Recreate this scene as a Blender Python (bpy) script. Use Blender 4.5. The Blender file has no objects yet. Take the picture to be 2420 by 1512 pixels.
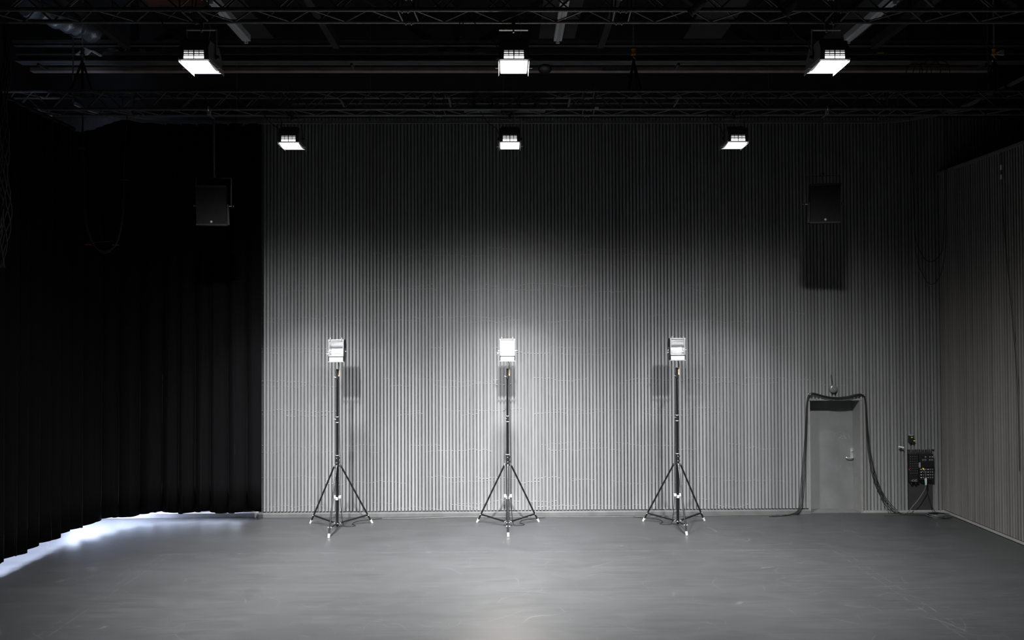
import bpy, math, random
from mathutils import Vector, Matrix
random.seed(7)
PI = math.pi
SC = bpy.context.scene
COL = SC.collection

# ------------------------------------------------------------------ camera, world, exposure
F = 1750.0
CAMH = 3.5
ROT = Matrix.Rotation(-0.0103, 4, 'Z') @ Matrix.Rotation(PI / 2 + 0.016, 4, 'X') @ Matrix.Rotation(-0.0040, 4, 'Z')
cam_data = bpy.data.cameras.new('camera')
cam_data.sensor_width = 36.0
cam_data.lens = F / 2420 * 36.0
cam_data.clip_end = 100
cam = bpy.data.objects.new('camera', cam_data)
cam.matrix_world = Matrix.Translation((0, 0, CAMH)) @ ROT
COL.objects.link(cam)
SC.camera = cam

world = bpy.data.worlds.new('world')
SC.world = world
world.use_nodes = True
world.node_tree.nodes['Background'].inputs[0].default_value = (0.8, 0.85, 1.0, 1)
world.node_tree.nodes['Background'].inputs[1].default_value = 0.004

SC.view_settings.view_transform = 'Standard'
SC.view_settings.look = 'None'
SC.view_settings.exposure = 0.0
SC.view_settings.gamma = 1.0
SC.view_settings.use_curve_mapping = False
SC.cycles.max_bounces = 8

FRONT_POWER = 1320.0      # each lamp of the row nearer the camera
BACK_POWER = 330.0       # each lamp of the row nearer the wall
SIDE_FLOOR = 0.12   # sideways fall-off of the hung lamps
STAND_POWER = 45.0       # the one stand lamp that is switched on
WINDOW_POWER = 2000.0     # daylight behind the curtain


def P(px, py, Y):
    """point at depth Y seen at a pixel of the 2420 x 1512 frame"""
    d = ROT.to_3x3() @ Vector(((px - 1210) / F, -(py - 756) / F, -1.0))
    t = Y / d.y
    return Vector((d.x * t, Y, CAMH + d.z * t))


def FL(px, py, z=0.0):
    d = ROT.to_3x3() @ Vector(((px - 1210) / F, -(py - 756) / F, -1.0))
    t = (z - CAMH) / d.z
    return Vector((d.x * t, d.y * t, z))


WALL = 14.2              # front of the slats of the back wall
BOARD = 14.25           # the board behind them
ROW = 8.3, 11.8          # depth of the two rows of hung lamps


# ------------------------------------------------------------------ materials
class NT:
    def __init__(self, name):
        self.m = bpy.data.materials.new(name)
        self.m.use_nodes = True
        self.t = self.m.node_tree
        self.b = self.t.nodes['Principled BSDF']
        self.out = self.t.nodes['Material Output']

    def new(self, kind, **kw):
        n = self.t.nodes.new(kind)
        for k, v in kw.items():
            setattr(n, k, v)
        return n

    def put(self, sock, v):
        if hasattr(v, 'links') or isinstance(v, bpy.types.NodeSocket):
            self.t.links.new(v, sock)
        else:
            sock.default_value = v

    def math(self, op, a, b=0.0, c=0.0, clamp=False):
        n = self.new('ShaderNodeMath', operation=op, use_clamp=clamp)
        self.put(n.inputs[0], a)
        self.put(n.inputs[1], b)
        self.put(n.inputs[2], c)
        return n.outputs[0]

    def pos(self):
        g = self.new('ShaderNodeNewGeometry')
        s = self.new('ShaderNodeSeparateXYZ')
        self.t.links.new(g.outputs['Position'], s.inputs[0])
        return g.outputs['Position'], s.outputs[0], s.outputs[1], s.outputs[2]

    def scaled(self, vec, sc, rot=(0, 0, 0)):
        n = self.new('ShaderNodeMapping')
        self.t.links.new(vec, n.inputs[0])
        n.inputs['Scale'].default_value = sc
        n.inputs['Rotation'].default_value = rot
        return n.outputs[0]

    def noise(self, vec, scale, detail=3.0, rough=0.55, dist=0.0):
        n = self.new('ShaderNodeTexNoise')
        self.t.links.new(vec, n.inputs['Vector'])
        n.inputs['Scale'].default_value = scale
        n.inputs['Detail'].default_value = detail
        n.inputs['Roughness'].default_value = rough
        n.inputs['Distortion'].default_value = dist
        return n.outputs[0]

    def ramp(self, f, lo, hi, a=0.0, b=1.0):
        n = self.new('ShaderNodeMapRange', clamp=True)
        self.put(n.inputs[0], f)
        for i, v in enumerate((lo, hi, a, b)):
            self.put(n.inputs[i + 1], v)
        return n.outputs[0]

    def mix(self, f, a, b):
        n = self.new('ShaderNodeMix', data_type='RGBA')
        self.put(n.inputs[0], f)
        self.put(n.inputs[6], a)
        self.put(n.inputs[7], b)
        return n.outputs[2]

    def line(self, f, width):
        """1 where |f| < width"""
        return self.ramp(self.math('ABSOLUTE', f), width * 0.5, width, 1.0, 0.0)

    def base(self, v):
        self.put(self.b.inputs['Base Color'], v)


def mat(name, c, rough=0.5, metal=0.0, var=0.12, scale=6.0, bump=0.0, spec=None, emit=None, strength=0.0):
    n = NT(name)
    pos = n.new('ShaderNodeTexCoord').outputs['Object']
    f = n.noise(pos, scale, 4.0)
    lo = tuple(max(0, x * (1 - var)) for x in c) + (1,)
    hi = tuple(min(1, x * (1 + var)) for x in c) + (1,)
    n.base(n.mix(n.ramp(f, 0.3, 0.7), lo, hi))
    n.b.inputs['Roughness'].default_value = rough
    n.b.inputs['Metallic'].default_value = metal
    if spec is not None:
        n.b.inputs['Specular IOR Level'].default_value = spec
    if bump:
        b = n.new('ShaderNodeBump')
        b.inputs['Strength'].default_value = bump
        b.inputs['Distance'].default_value = 0.01
        n.t.links.new(n.noise(pos, scale * 8, 3.0), b.inputs['Height'])
        n.t.links.new(b.outputs[0], n.b.inputs['Normal'])
    if emit:
        n.b.inputs['Emission Color'].default_value = tuple(emit) + (1,)
        n.b.inputs['Emission Strength'].default_value = strength
    return n.m


def slat_material(name, c, axis, pitch, warm=0.0):
    n = NT(name)
    pos, x, y, z = n.pos()
    along = x if axis == 'x' else y
    cell = n.math('FLOOR', n.math('DIVIDE', n.math('ADD', along, 40.0), pitch))
    w = n.new('ShaderNodeTexWhiteNoise', noise_dimensions='1D')
    n.t.links.new(cell, w.inputs['W'])
    tone = n.ramp(w.outputs['Value'], 0, 1, 0.84, 1.12)
    streak = n.noise(n.scaled(pos, (30, 30, 1.2)), 1.0, 4.0, 0.6)
    grime = n.noise(n.scaled(pos, (1, 1, 0.8)), 0.9, 5.0, 0.6)
    tone = n.math('MULTIPLY', tone, n.ramp(streak, 0.25, 0.75, 0.88, 1.1))
    tone = n.math('MULTIPLY', tone, n.ramp(grime, 0.25, 0.75, 0.92, 1.06))
    speck = n.noise(n.scaled(pos, (60, 60, 14)), 1.0, 2.0)
    chips = n.ramp(speck, 0.76, 0.80)
    k = n.new('ShaderNodeCombineColor')
    for i in range(3):
        n.put(k.inputs[i], n.math('MULTIPLY', tone, c[i]))
    n.base(n.mix(n.math('MULTIPLY', chips, 0.5), k.outputs[0], (0.38, 0.37, 0.35, 1)))
    n.b.inputs['Roughness'].default_value = 0.55
    n.b.inputs['Specular IOR Level'].default_value = 0.3
    return n.m


def board_material():
    n = NT('backing_board')
    pos, x, y, z = n.pos()
    g = n.noise(n.scaled(pos, (1.4, 1, 0.7)), 1.3, 5.0, 0.65)
    s = n.noise(n.scaled(pos, (14, 1, 3)), 1.0, 4.0, 0.6)
    t = n.math('MULTIPLY', n.ramp(g, 0.3, 0.72, 0.82, 1.15), n.ramp(s, 0.25, 0.8, 0.8, 1.22))
    k = n.new('ShaderNodeCombineColor')
    for i, c in enumerate((0.155, 0.155, 0.16)):
        n.put(k.inputs[i], n.math('MULTIPLY', t, c))
    n.base(k.outputs[0])
    n.b.inputs['Roughness'].default_value = 0.8
    return n.m


def floor_material():
    n = NT('stage_floor_paint')
    pos, x, y, z = n.pos()
    big = n.noise(n.scaled(pos, (0.35, 0.6, 1)), 1.0, 5.0, 0.6)
    mid = n.noise(n.scaled(pos, (1.2, 3.2, 1)), 1.3, 6.0, 0.65, 0.6)
    brush = n.noise(n.scaled(pos, (0.7, 26, 1)), 1.0, 5.0, 0.65)
    t = n.math('MULTIPLY', n.ramp(big, 0.3, 0.7, 0.88, 1.1), n.ramp(mid, 0.25, 0.75, 0.86, 1.14))
    t = n.math('MULTIPLY', t, n.ramp(brush, 0.25, 0.75, 0.87, 1.13))
    fine = n.noise(n.scaled(pos, (1.1, 70, 1), (0, 0, 0.03)), 1.0, 4.0, 0.7)
    t = n.math('MULTIPLY', t, n.ramp(fine, 0.25, 0.75, 0.88, 1.12))
    # long fine scratches: contour lines of stretched noises, broken up by a mask
    scr = None
    wv = n.new('ShaderNodeVectorMath', operation='ADD')
    nz = n.new('ShaderNodeTexNoise')
    n.t.links.new(n.scaled(pos, (0.22, 0.22, 1)), nz.inputs['Vector'])
    nz.inputs['Detail'].default_value = 1.0
    sc_ = n.new('ShaderNodeVectorMath', operation='SCALE')
    n.t.links.new(nz.outputs['Color'], sc_.inputs[0])
    sc_.inputs['Scale'].default_value = 0.9
    n.t.links.new(pos, wv.inputs[0])
    n.t.links.new(sc_.outputs[0], wv.inputs[1])
    for sc, rot, w, lo in (((0.55, 0.8, 0.0), 0.4, 0.0028, 0.50), ((1.1, 0.7, 0.0), 1.3, 0.0030, 0.52), ((0.7, 1.3, 0.0), 2.3, 0.0030, 0.52), ((1.7, 1.2, 0.0), 0.9, 0.0034, 0.54),
                           ((0.35, 7.0, 0.0), 0.0, 0.010, 0.58), ((0.5, 12.0, 0.0), 0.02, 0.014, 0.59), ((0.3, 4.0, 0.0), 0.01, 0.006, 0.57)):
        vo = n.new('ShaderNodeTexVoronoi', feature='DISTANCE_TO_EDGE')
        n.t.links.new(n.scaled(wv.outputs[0] if rot > 0.1 else pos, sc, (0, 0, rot)), vo.inputs['Vector'])
        vo.inputs['Scale'].default_value = 1.0
        msk = n.ramp(n.noise(n.scaled(pos, (1.0, 1.8, 1), (0, 0, rot * 3 + 1)), 1.0, 3.0, 0.6), lo, lo + 0.10)
        l = n.math('MULTIPLY', n.line(vo.outputs['Distance'], w), msk)
        scr = l if scr is None else n.math('MAXIMUM', scr, l)
    dots = n.ramp(n.noise(n.scaled(pos, (9, 14, 1)), 1.0, 2.0), 0.795, 0.82)
    scr = n.math('MAXIMUM', scr, dots)
    # the worn outline of an old square marked out on the floor, and sheet seams
    wob = n.math('MULTIPLY', n.math('SUBTRACT', n.noise(n.scaled(pos, (2, 2, 1)), 1.0, 3.0), 0.5), 0.03)
    broken = n.ramp(n.noise(n.scaled(pos, (9, 5, 1)), 1.0, 4.0, 0.75), 0.45, 0.58)
    inside = n.ramp(y, 11.84, 11.86, 1.0, 0.0)
    within = n.ramp(n.math('ABSOLUTE', n.math('ADD', x, 0.05)), 5.45, 5.48, 1.0, 0.25)
    ln = n.math('MULTIPLY', n.line(n.math('ADD', n.math('SUBTRACT', y, 11.85), n.math('MULTIPLY', wob, 0.2)), 0.016), within)
    for xx in (-5.42, -5.30, 5.22, 5.36):
        l = n.math('MULTIPLY', n.line(n.math('ADD', n.math('SUBTRACT', x, xx), wob), 0.012), inside)
        ln = n.math('MAXIMUM', ln, l)
    ln = n.math('MAXIMUM', ln, n.line(n.math('ADD', n.math('SUBTRACT', x, 8.0), wob), 0.008))
    sm = n.line(n.math('SUBTRACT', y, 9.72), 0.008)
    left = n.ramp(x, -4.0, -3.0, 1.0, 0.0)
    ln = n.math('MAXIMUM', ln, n.math('MULTIPLY', sm, left))
    ln = n.math('MULTIPLY', ln, broken)
    k = n.new('ShaderNodeCombineColor')
    for i, c in enumerate((0.0395, 0.0410, 0.0425)):
        n.put(k.inputs[i], n.math('MULTIPLY', t, c))
    wear = n.math('MAXIMUM', n.math('MULTIPLY', scr, 0.20), n.math('MULTIPLY', ln, 0.17))
    n.base(n.mix(wear, k.outputs[0], (0.19, 0.195, 0.2, 1)))
    n.put(n.b.inputs['Roughness'], n.ramp(mid, 0.25, 0.75, 0.40, 0.46))
    n.b.inputs['Specular IOR Level'].default_value = 0.35
    return n.m


def ceiling_material():
    n = NT('roof_deck')
    pos, x, y, z = n.pos()
    f = n.noise(n.scaled(pos, (0.5, 0.5, 1)), 1.0, 3.0)
    f = n.math('MULTIPLY', n.ramp(f, 0.5, 0.56), n.ramp(x, -5.5, -2.0, 1.0, 0.0))
    n.base(n.mix(f, (0.02, 0.02, 0.022, 1), (0.16, 0.055, 0.035, 1)))
    n.b.inputs['Roughness'].default_value = 0.9
    return n.m


def velvet_material():
    n = NT('black_velvet')
    pos, x, y, z = n.pos()
    f = n.noise(n.scaled(pos, (20, 20, 2)), 1.0, 3.0)
    n.base(n.mix(f, (0.0012, 0.0012, 0.0015, 1), (0.0035, 0.0035, 0.0042, 1)))
    n.b.inputs['Roughness'].default_value = 0.9
    n.b.inputs['Specular IOR Level'].default_value = 0.1
    n.b.inputs['Sheen Weight'].default_value = 0.02
    n.b.inputs['Sheen Roughness'].default_value = 0.25
    return n.m


def gel_material():
    n = NT('lit_diffusion_sheet')
    tr = n.new('ShaderNodeBsdfTransparent')
    tr.inputs[0].default_value = (0.9, 0.9, 0.9, 1)
    em = n.new('ShaderNodeEmission')
    em.inputs[0].default_value = (1.0, 1.0, 1.0, 1)
    em.inputs[1].default_value = 1.3
    ad = n.new('ShaderNodeAddShader')
    n.t.links.new(tr.outputs[0], ad.inputs[0])
    n.t.links.new(em.outputs[0], ad.inputs[1])
    n.t.links.new(ad.outputs[0], n.out.inputs[0])
    return n.m


def door_material():
    n = NT('scuffed_grey_door_paint')
    pos, x, y, z = n.pos()
    big = n.noise(n.scaled(pos, (1.6, 1, 1.3)), 1.2, 3.0)
    t = n.ramp(big, 0.3, 0.7, 0.78, 1.12)
    sc = n.noise(n.scaled(pos, (9, 1, 14), (0, 0.5, 0)), 1.0, 3.0, 0.6, 1.2)
    sc2 = n.line(n.math('SUBTRACT', n.noise(n.scaled(pos, (3, 1, 5), (0, 0.8, 0)), 1.0, 1.0), 0.5), 0.004)
    m = n.ramp(n.noise(n.scaled(pos, (2.5, 1, 2.5)), 1.0, 2.0), 0.54, 0.64)
    wear = n.math('MAXIMUM', n.ramp(sc, 0.73, 0.77), n.math('MULTIPLY', sc2, m))
    k = n.new('ShaderNodeCombineColor')
    for i, c in enumerate((0.20, 0.203, 0.205)):
        n.put(k.inputs[i], n.math('MULTIPLY', t, c))
    n.base(n.mix(n.math('MULTIPLY', wear, 0.5), k.outputs[0], (0.5, 0.5, 0.49, 1)))
    n.b.inputs['Roughness'].default_value = 0.5
    return n.m


M = {
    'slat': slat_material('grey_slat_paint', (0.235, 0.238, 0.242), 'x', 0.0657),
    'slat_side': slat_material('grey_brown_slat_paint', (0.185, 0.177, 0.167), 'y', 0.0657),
    'board': board_material(),
    'floor': floor_material(),
    'ceiling': ceiling_material(),
    'velvet': velvet_material(),
    'gel': gel_material(),
    'black_wall': mat('black_wall_paint', (0.04, 0.04, 0.044), 0.85),
    'black_steel': mat('black_truss_paint', (0.085, 0.085, 0.09), 0.42, spec=0.5, var=0.3, scale=20),
    'dark_steel': mat('dark_grey_steel', (0.13, 0.13, 0.137), 0.5, spec=0.4, var=0.2),
    'timber': mat('dark_brown_timber', (0.30, 0.245, 0.23), 0.8, var=0.25, scale=3),
    'black_plastic': mat('black_plastic', (0.012, 0.012, 0.013), 0.45, spec=0.4),
    'rubber': mat('black_cable_rubber', (0.02, 0.02, 0.021), 0.6, spec=0.2),
    'grey_rubber': mat('grey_cable_sheath', (0.08, 0.08, 0.08), 0.5),
    'steel': mat('bright_zinc_steel', (0.62, 0.62, 0.63), 0.35, 0.6, var=0.08),
    'chrome': mat('chrome', (0.82, 0.82, 0.84), 0.2, 0.75, var=0.03),
    'stand_tube': mat('black_anodised_tube', (0.007, 0.007, 0.008), 0.28, spec=0.5),
    'white_paint': mat('white_enamel', (0.78, 0.78, 0.77), 0.45, var=0.05),
    'white_plastic': mat('white_plastic', (0.75, 0.75, 0.74), 0.5, var=0.04),
    'housing': mat('silver_grey_enamel', (0.40, 0.40, 0.41), 0.4, 0.3, var=0.06),
    'reflector': mat('hammered_aluminium', (0.85, 0.86, 0.87), 0.34, 1.0, var=0.06, scale=12, bump=0.25),
    'lit_reflector': mat('lit_tungsten_reflector', (0.9, 0.85, 0.8), 0.4, emit=(1.0, 0.88, 0.78), strength=3.2),
    'hot_vent': mat('glowing_vent_slot', (0.5, 0.5, 0.5), 0.5, emit=(1.0, 1.0, 1.0), strength=1.4),
    'warm_vent': mat('dim_vent_slot', (0.5, 0.5, 0.5), 0.5, emit=(1.0, 1.0, 1.0), strength=0.30),
    'door': door_material(),
    'jamb': mat('grey_frame_paint', (0.22, 0.22, 0.217), 0.55, var=0.1),
    'strip': mat('pale_metal_strip', (0.34, 0.34, 0.33), 0.45, 0.2),
    'plinth': mat('grey_plinth_paint', (0.11, 0.11, 0.11), 0.6, var=0.18, scale=4),
    'bead': mat('pale_adhesive_bead', (0.33, 0.33, 0.335), 0.6, var=0.25, scale=5),
    'grille': mat('black_speaker_grille', (0.014, 0.014, 0.0155), 0.8, var=0.2, scale=40, spec=0.12),
    'cabinet': mat('black_speaker_cabinet', (0.005, 0.005, 0.0055), 0.8, spec=0.12),
    'cabinet_trim': mat('charcoal_speaker_trim', (0.03, 0.03, 0.032), 0.7, spec=0.2),
    'orange': mat('orange_enamel', (0.75, 0.28, 0.03), 0.5),
    'yellow': mat('yellow_plastic', (0.8, 0.62, 0.1), 0.5),
    'red': mat('red_plastic', (0.45, 0.03, 0.03), 0.5),
    'foil': mat('silver_foil_wrap', (0.5, 0.55, 0.62), 0.35, 0.8, var=0.4, scale=5, bump=0.6),
    'panel_face': mat('black_panel_face', (0.012, 0.012, 0.013), 0.5),
    'recess': mat('charcoal_recess_board', (0.035, 0.035, 0.036), 0.6),
    'bell': mat('grey_painted_bell', (0.24, 0.235, 0.235), 0.35, 0.5),
    'soffit': mat('dark_grey_ceiling_panel', (0.04, 0.04, 0.043), 0.8),
    'fluo': mat('white_luminaire_body', (0.8, 0.81, 0.83), 0.5, var=0.05),
    'tube': mat('switched_off_tube', (0.85, 0.87, 0.9), 0.25, var=0.03),
    'window': mat('daylit_window_pane', (0.7, 0.8, 1.0), 0.3, emit=(0.70, 0.80, 1.0), strength=2.6),
    'window_frame': mat('pale_window_frame', (0.6, 0.62, 0.66), 0.5),
    'white_skirting': mat('pale_skirting_paint', (0.6, 0.6, 0.62), 0.5),
    'label': mat('orange_label', (0.8, 0.5, 0.25), 0.5),
    'green': mat('pale_green_sleeve', (0.35, 0.55, 0.5), 0.5),
}


# ------------------------------------------------------------------ mesh builder
class MB:
    def __init__(self):
        self.v, self.f, self.s = [], [], []

    def add(self, vs, fs, smooth=False):
        o = len(self.v)
        self.v += [tuple(p) for p in vs]
        self.f += [tuple(o + i for i in q) for q in fs]
        self.s += [smooth] * len(fs)
        return self

    def box(self, x0, x1, y0, y1, z0, z1, mtx=None):
        vs = [Vector((x, y, z)) for z in (z0, z1) for y in (y0, y1) for x in (x0, x1)]
        if mtx:
            vs = [mtx @ p for p in vs]
        return self.add(vs, [(0, 2, 3, 1), (4, 5, 7, 6), (0, 1, 5, 4), (2, 6, 7, 3), (0, 4, 6, 2), (1, 3, 7, 5)])

    def bar(self, p0, p1, w, h, up=(0, 0, 1)):
        """rectangular bar between two points"""
        p0, p1 = Vector(p0), Vector(p1)
        d = (p1 - p0).normalized()
        u = Vector(up)
        if abs(d.dot(u)) > 0.98:
            u = Vector((0, 1, 0))
        a = d.cross(u).normalized() * w / 2
        b = a.cross(d).normalized() * h / 2
        vs = [p + sa * a + sb * b for p in (p0, p1) for sa, sb in ((-1, -1), (1, -1), (1, 1), (-1, 1))]
        return self.add(vs, [(3, 2, 1, 0), (4, 5, 6, 7)] + [(i, (i + 1) % 4, 4 + (i + 1) % 4, 4 + i) for i in range(4)])

    def cyl(self, p0, p1, r0, r1=None, n=12):
        r1 = r0 if r1 is None else r1
        return self.tube([p0, p1], [r0, r1], n)

    def tube(self, pts, r, n=8, caps=True):
        pts = [Vector(p) for p in pts]
        rs = r if isinstance(r, (list, tuple)) else [r] * len(pts)
        ref = None
        vs, fs = [], []
        for i, p in enumerate(pts):
            a = pts[max(i - 1, 0)]
            b = pts[min(i + 1, len(pts) - 1)]
            d = (b - a).normalized()
            if ref is None:
                ref = Vector((0, 0, 1)) if abs(d.z) < 0.9 else Vector((1, 0, 0))
            u = d.cross(ref)
            if u.length < 1e-4:
                u = d.cross(Vector((0.3, 0.9, 0.2)))
            u.normalize()
            w = u.cross(d).normalized()
            ref = w
            for k in range(n):
                t = 2 * PI * k / n
                vs.append(p + rs[i] * (math.cos(t) * u + math.sin(t) * w))
        for i in range(len(pts) - 1):
            for k in range(n):
                k2 = (k + 1) % n
                fs.append((i * n + k, i * n + k2, (i + 1) * n + k2, (i + 1) * n + k))
        self.add(vs, fs, True)
        if caps:
            o = len(self.v) - len(vs)
            self.f += [tuple(o + k for k in reversed(range(n))), tuple(o + (len(pts) - 1) * n + k for k in range(n))]
            self.s += [False, False]
        return self

    def lathe(self, prof, origin, axis, n=20):
        """profile of (radius, height) turned round an axis"""
        o, ax = Vector(origin), Vector(axis).normalized()
        u = ax.cross(Vector((0, 0, 1)) if abs(ax.z) < 0.9 else Vector((1, 0, 0))).normalized()
        w = ax.cross(u)
        vs, fs = [], []
        for r, h in prof:
            for k in range(n):
                t = 2 * PI * k / n
                vs.append(o + ax * h + max(r, 1e-4) * (math.cos(t) * u + math.sin(t) * w))
        for i in range(len(prof) - 1):
            for k in range(n):
                k2 = (k + 1) % n
                fs.append((i * n + k, i * n + k2, (i + 1) * n + k2, (i + 1) * n + k))
        fs.append(tuple(reversed(range(n))))
        fs.append(tuple((len(prof) - 1) * n + k for k in range(n)))
        return self.add(vs, fs, True)

    def prism_x(self, prof, x0, x1):
        """a (y, z) outline extruded along x"""
        n = len(prof)
        vs = [(x0, y, z) for y, z in prof] + [(x1, y, z) for y, z in prof]
        fs = [tuple(range(n)), tuple(reversed(range(n, 2 * n)))]
        fs += [(i, i + n, (i + 1) % n + n, (i + 1) % n) for i in range(n)]
        return self.add(vs, fs)

    def sheet_x(self, prof, x0, x1, th=0.004):
        """a thin curved sheet along x following a (y, z) line"""
        n = len(prof)
        off = []
        for i in range(n):
            a, b = prof[max(i - 1, 0)], prof[min(i + 1, n - 1)]
            d = Vector((b[0] - a[0], b[1] - a[1])).normalized()
            off.append((prof[i][0] - d.y * th, prof[i][1] + d.x * th))
        vs = []
        for line in (prof, off):
            for x in (x0, x1):
                vs += [(x, y, z) for y, z in line]
        fs = []
        for i in range(n - 1):
            fs += [(i, i + 1, n + i + 1, n + i), (2 * n + i, 3 * n + i, 3 * n + i + 1, 2 * n + i + 1),
                   (i, 2 * n + i, 2 * n + i + 1, i + 1), (n + i, n + i + 1, 3 * n + i + 1, 3 * n + i)]
        fs += [(0, n, 3 * n, 2 * n), (n - 1, 3 * n - 1, 4 * n - 1, 2 * n - 1)]
        return self.add(vs, fs, True)

    def ring(self, c, axis, R, r, n=20, m=8, squash=None):
        c, ax = Vector(c), Vector(axis).normalized()
        u = ax.cross(Vector((0, 0, 1)) if abs(ax.z) < 0.9 else Vector((1, 0, 0))).normalized()
        w = ax.cross(u)
        sq = squash or (1, 1)
        vs, fs = [], []
        for i in range(n):
            t = 2 * PI * i / n
            d = math.cos(t) * u + math.sin(t) * w
            ctr = c + R * (sq[0] * math.cos(t) * u + sq[1] * math.sin(t) * w)
            for j in range(m):
                q = 2 * PI * j / m
                vs.append(ctr + r * (math.cos(q) * d + math.sin(q) * ax))
        for i in range(n):
            for j in range(m):
                fs.append((i * m + j, ((i + 1) % n) * m + j, ((i + 1) % n) * m + (j + 1) % m, i * m + (j + 1) % m))
        return self.add(vs, fs, True)

    def build(self, name, m, parent=None, bevel=0.0, label=None):
        me = bpy.data.meshes.new(name)
        me.from_pydata(self.v, [], self.f)
        me.validate()
        if len(me.polygons) == len(self.s):
            me.polygons.foreach_set('use_smooth', self.s)
        me.materials.append(m)
        me.set_sharp_from_angle(angle=math.radians(40))
        me.update()
        import bmesh
        bm = bmesh.new()
        bm.from_mesh(me)
        bmesh.ops.recalc_face_normals(bm, faces=bm.faces)
        bm.to_mesh(me)
        bm.free()
        o = bpy.data.objects.new(name, me)
        COL.objects.link(o)
        if parent is not None:
            o.parent = parent
        if bevel:
            b = o.modifiers.new('edge', 'BEVEL')
            b.width = bevel
            b.segments = 2
            b.limit_method = 'ANGLE'
        if label:
            o['label'] = label
        return o


def thing(name, label, cat, loc=(0, 0, 0), rot=(0, 0, 0), group=None):
    o = bpy.data.objects.new(name, None)
    o.empty_display_size = 0.1
    COL.objects.link(o)
    o.location = loc
    o.rotation_euler = rot
    o['label'] = label
    o['category'] = cat
    if group:
        o['group'] = group
    return o


def tag(o, label, cat, group=None):
    o['label'] = label
    o['category'] = cat
    if group:
        o['group'] = group
    return o


def struct(o):
    o['kind'] = 'structure'
    return o


def copy_tree(o, parent=None):
    c = o.copy()
    COL.objects.link(c)
    if parent is not None:
        c.parent = parent
    for ch in list(o.children):
        copy_tree(ch, c)
    return c


def smooth_path(pts, per=8):
    """Catmull-Rom line through points"""
    pts = [Vector(p) for p in pts]
    out = []
    for i in range(len(pts) - 1):
        a, b, c, d = pts[max(i - 1, 0)], pts[i], pts[i + 1], pts[min(i + 2, len(pts) - 1)]
        for k in range(per):
            t = k / per
            out.append(0.5 * ((2 * b) + (c - a) * t + (2 * a - 5 * b + 4 * c - d) * t * t + (3 * b - a - 3 * c + d) * t ** 3))
    out.append(pts[-1])
    return out


def wx(px, py=1100):
    return P(px, py, WALL).x


def wz(px, py):
    return P(px, py, WALL).z


# ------------------------------------------------------------------ the room
RIGHT = 8.42             # face of the slatted right wall
LEFT = -8.7
TOP_SLAT = 7.62
LEDGE = 6.5
CEIL = 9.7

g = MB().box(LEFT - 0.3, 11.0, -1.0, 15.2, -0.12, 0.0)
struct(g.build('floor', M['floor']))
struct(MB().box(LEFT - 0.3, 11.0, 4.0, 15.2, CEIL, CEIL + 0.15).build('ceiling', M['ceiling']))

# back wall: backing board with a door opening, slats in front of it
DX0, DX1 = wx(1914), wx(2034)
DTOP = wz(1970, 946)
PX0, PX1, PTOP = wx(2148), wx(2205), wz(2176, 1062)     # bay of the patch panels
WL, WR = -4.66, 10.8
b = MB()
b.box(LEFT, DX0, BOARD, 14.75, 0, CEIL)
b.box(DX0, DX1, BOARD, 14.75, DTOP, CEIL)
b.box(DX1, WR, BOARD, 14.75, 0, CEIL)
wall_back = struct(b.build('wall_back', M['board']))
pitch = 0.0657
s = MB()
x = wx(623)
while x < WR:
    w = 0.0385 + random.uniform(-0.0025, 0.0025)
    x0 = x + random.uniform(-0.0015, 0.0015)
    x1 = x0 + w
    yf = WALL + random.uniform(-0.002, 0.003)
    z0 = 0.096 if x1 < DX0 else 0.045
    if x1 > DX0 - 0.01 and x0 < DX1 + 0.01:
        z0 = DTOP
    if x1 > PX0 and x0 < PX1:
        z0 = PTOP + random.uniform(-0.004, 0.004)
    if x0 > RIGHT + 0.03:
        z0 = LEDGE
    s.box(x0, x1, yf, BOARD - 0.001, z0, TOP_SLAT)
    x += pitch + (0.0004 if random.random() < 0.5 else -0.0004)
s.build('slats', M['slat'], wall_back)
# irregular pale adhesive lines on the board, seen between the slats
bd = MB()
for yy in (596, 680, 754, 828, 903, 975, 1058, 1134, 1192):
    for k in (0, 1):
        x = WL
        z = wz(1200, yy + (k * 2 - 1) * 6)
        while x < RIGHT - 0.1:
            ln = random.uniform(0.25, 1.7)
            pts, zz = [], z + random.uniform(-0.035, 0.035)
            xx = x
            while xx < min(x + ln, RIGHT - 0.1):
                zz += random.uniform(-0.02, 0.02) + (z - zz) * 0.12
                pts.append((xx, BOARD - 0.004, zz))
                xx += 0.05
            x += ln + random.uniform(0.0, 1.1)
            if len(pts) < 3 or any(DX0 - 0.05 < p[0] < DX1 + 0.05 and p[2] < DTOP for p in pts) or any(p[0] > PX0 and p[2] < PTOP for p in pts):
                continue
            if random.random() < 0.85:
                bd.tube(pts, random.uniform(0.004, 0.0075), 5)
bd.build('adhesive_lines', M['bead'], wall_back)

# upper wall above the slats: black, standing behind the girders
struct(MB().box(LEFT, WR, 14.12, BOARD - 0.001, TOP_SLAT + 0.02, CEIL).build('wall_back_upper', M['black_wall']))

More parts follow.
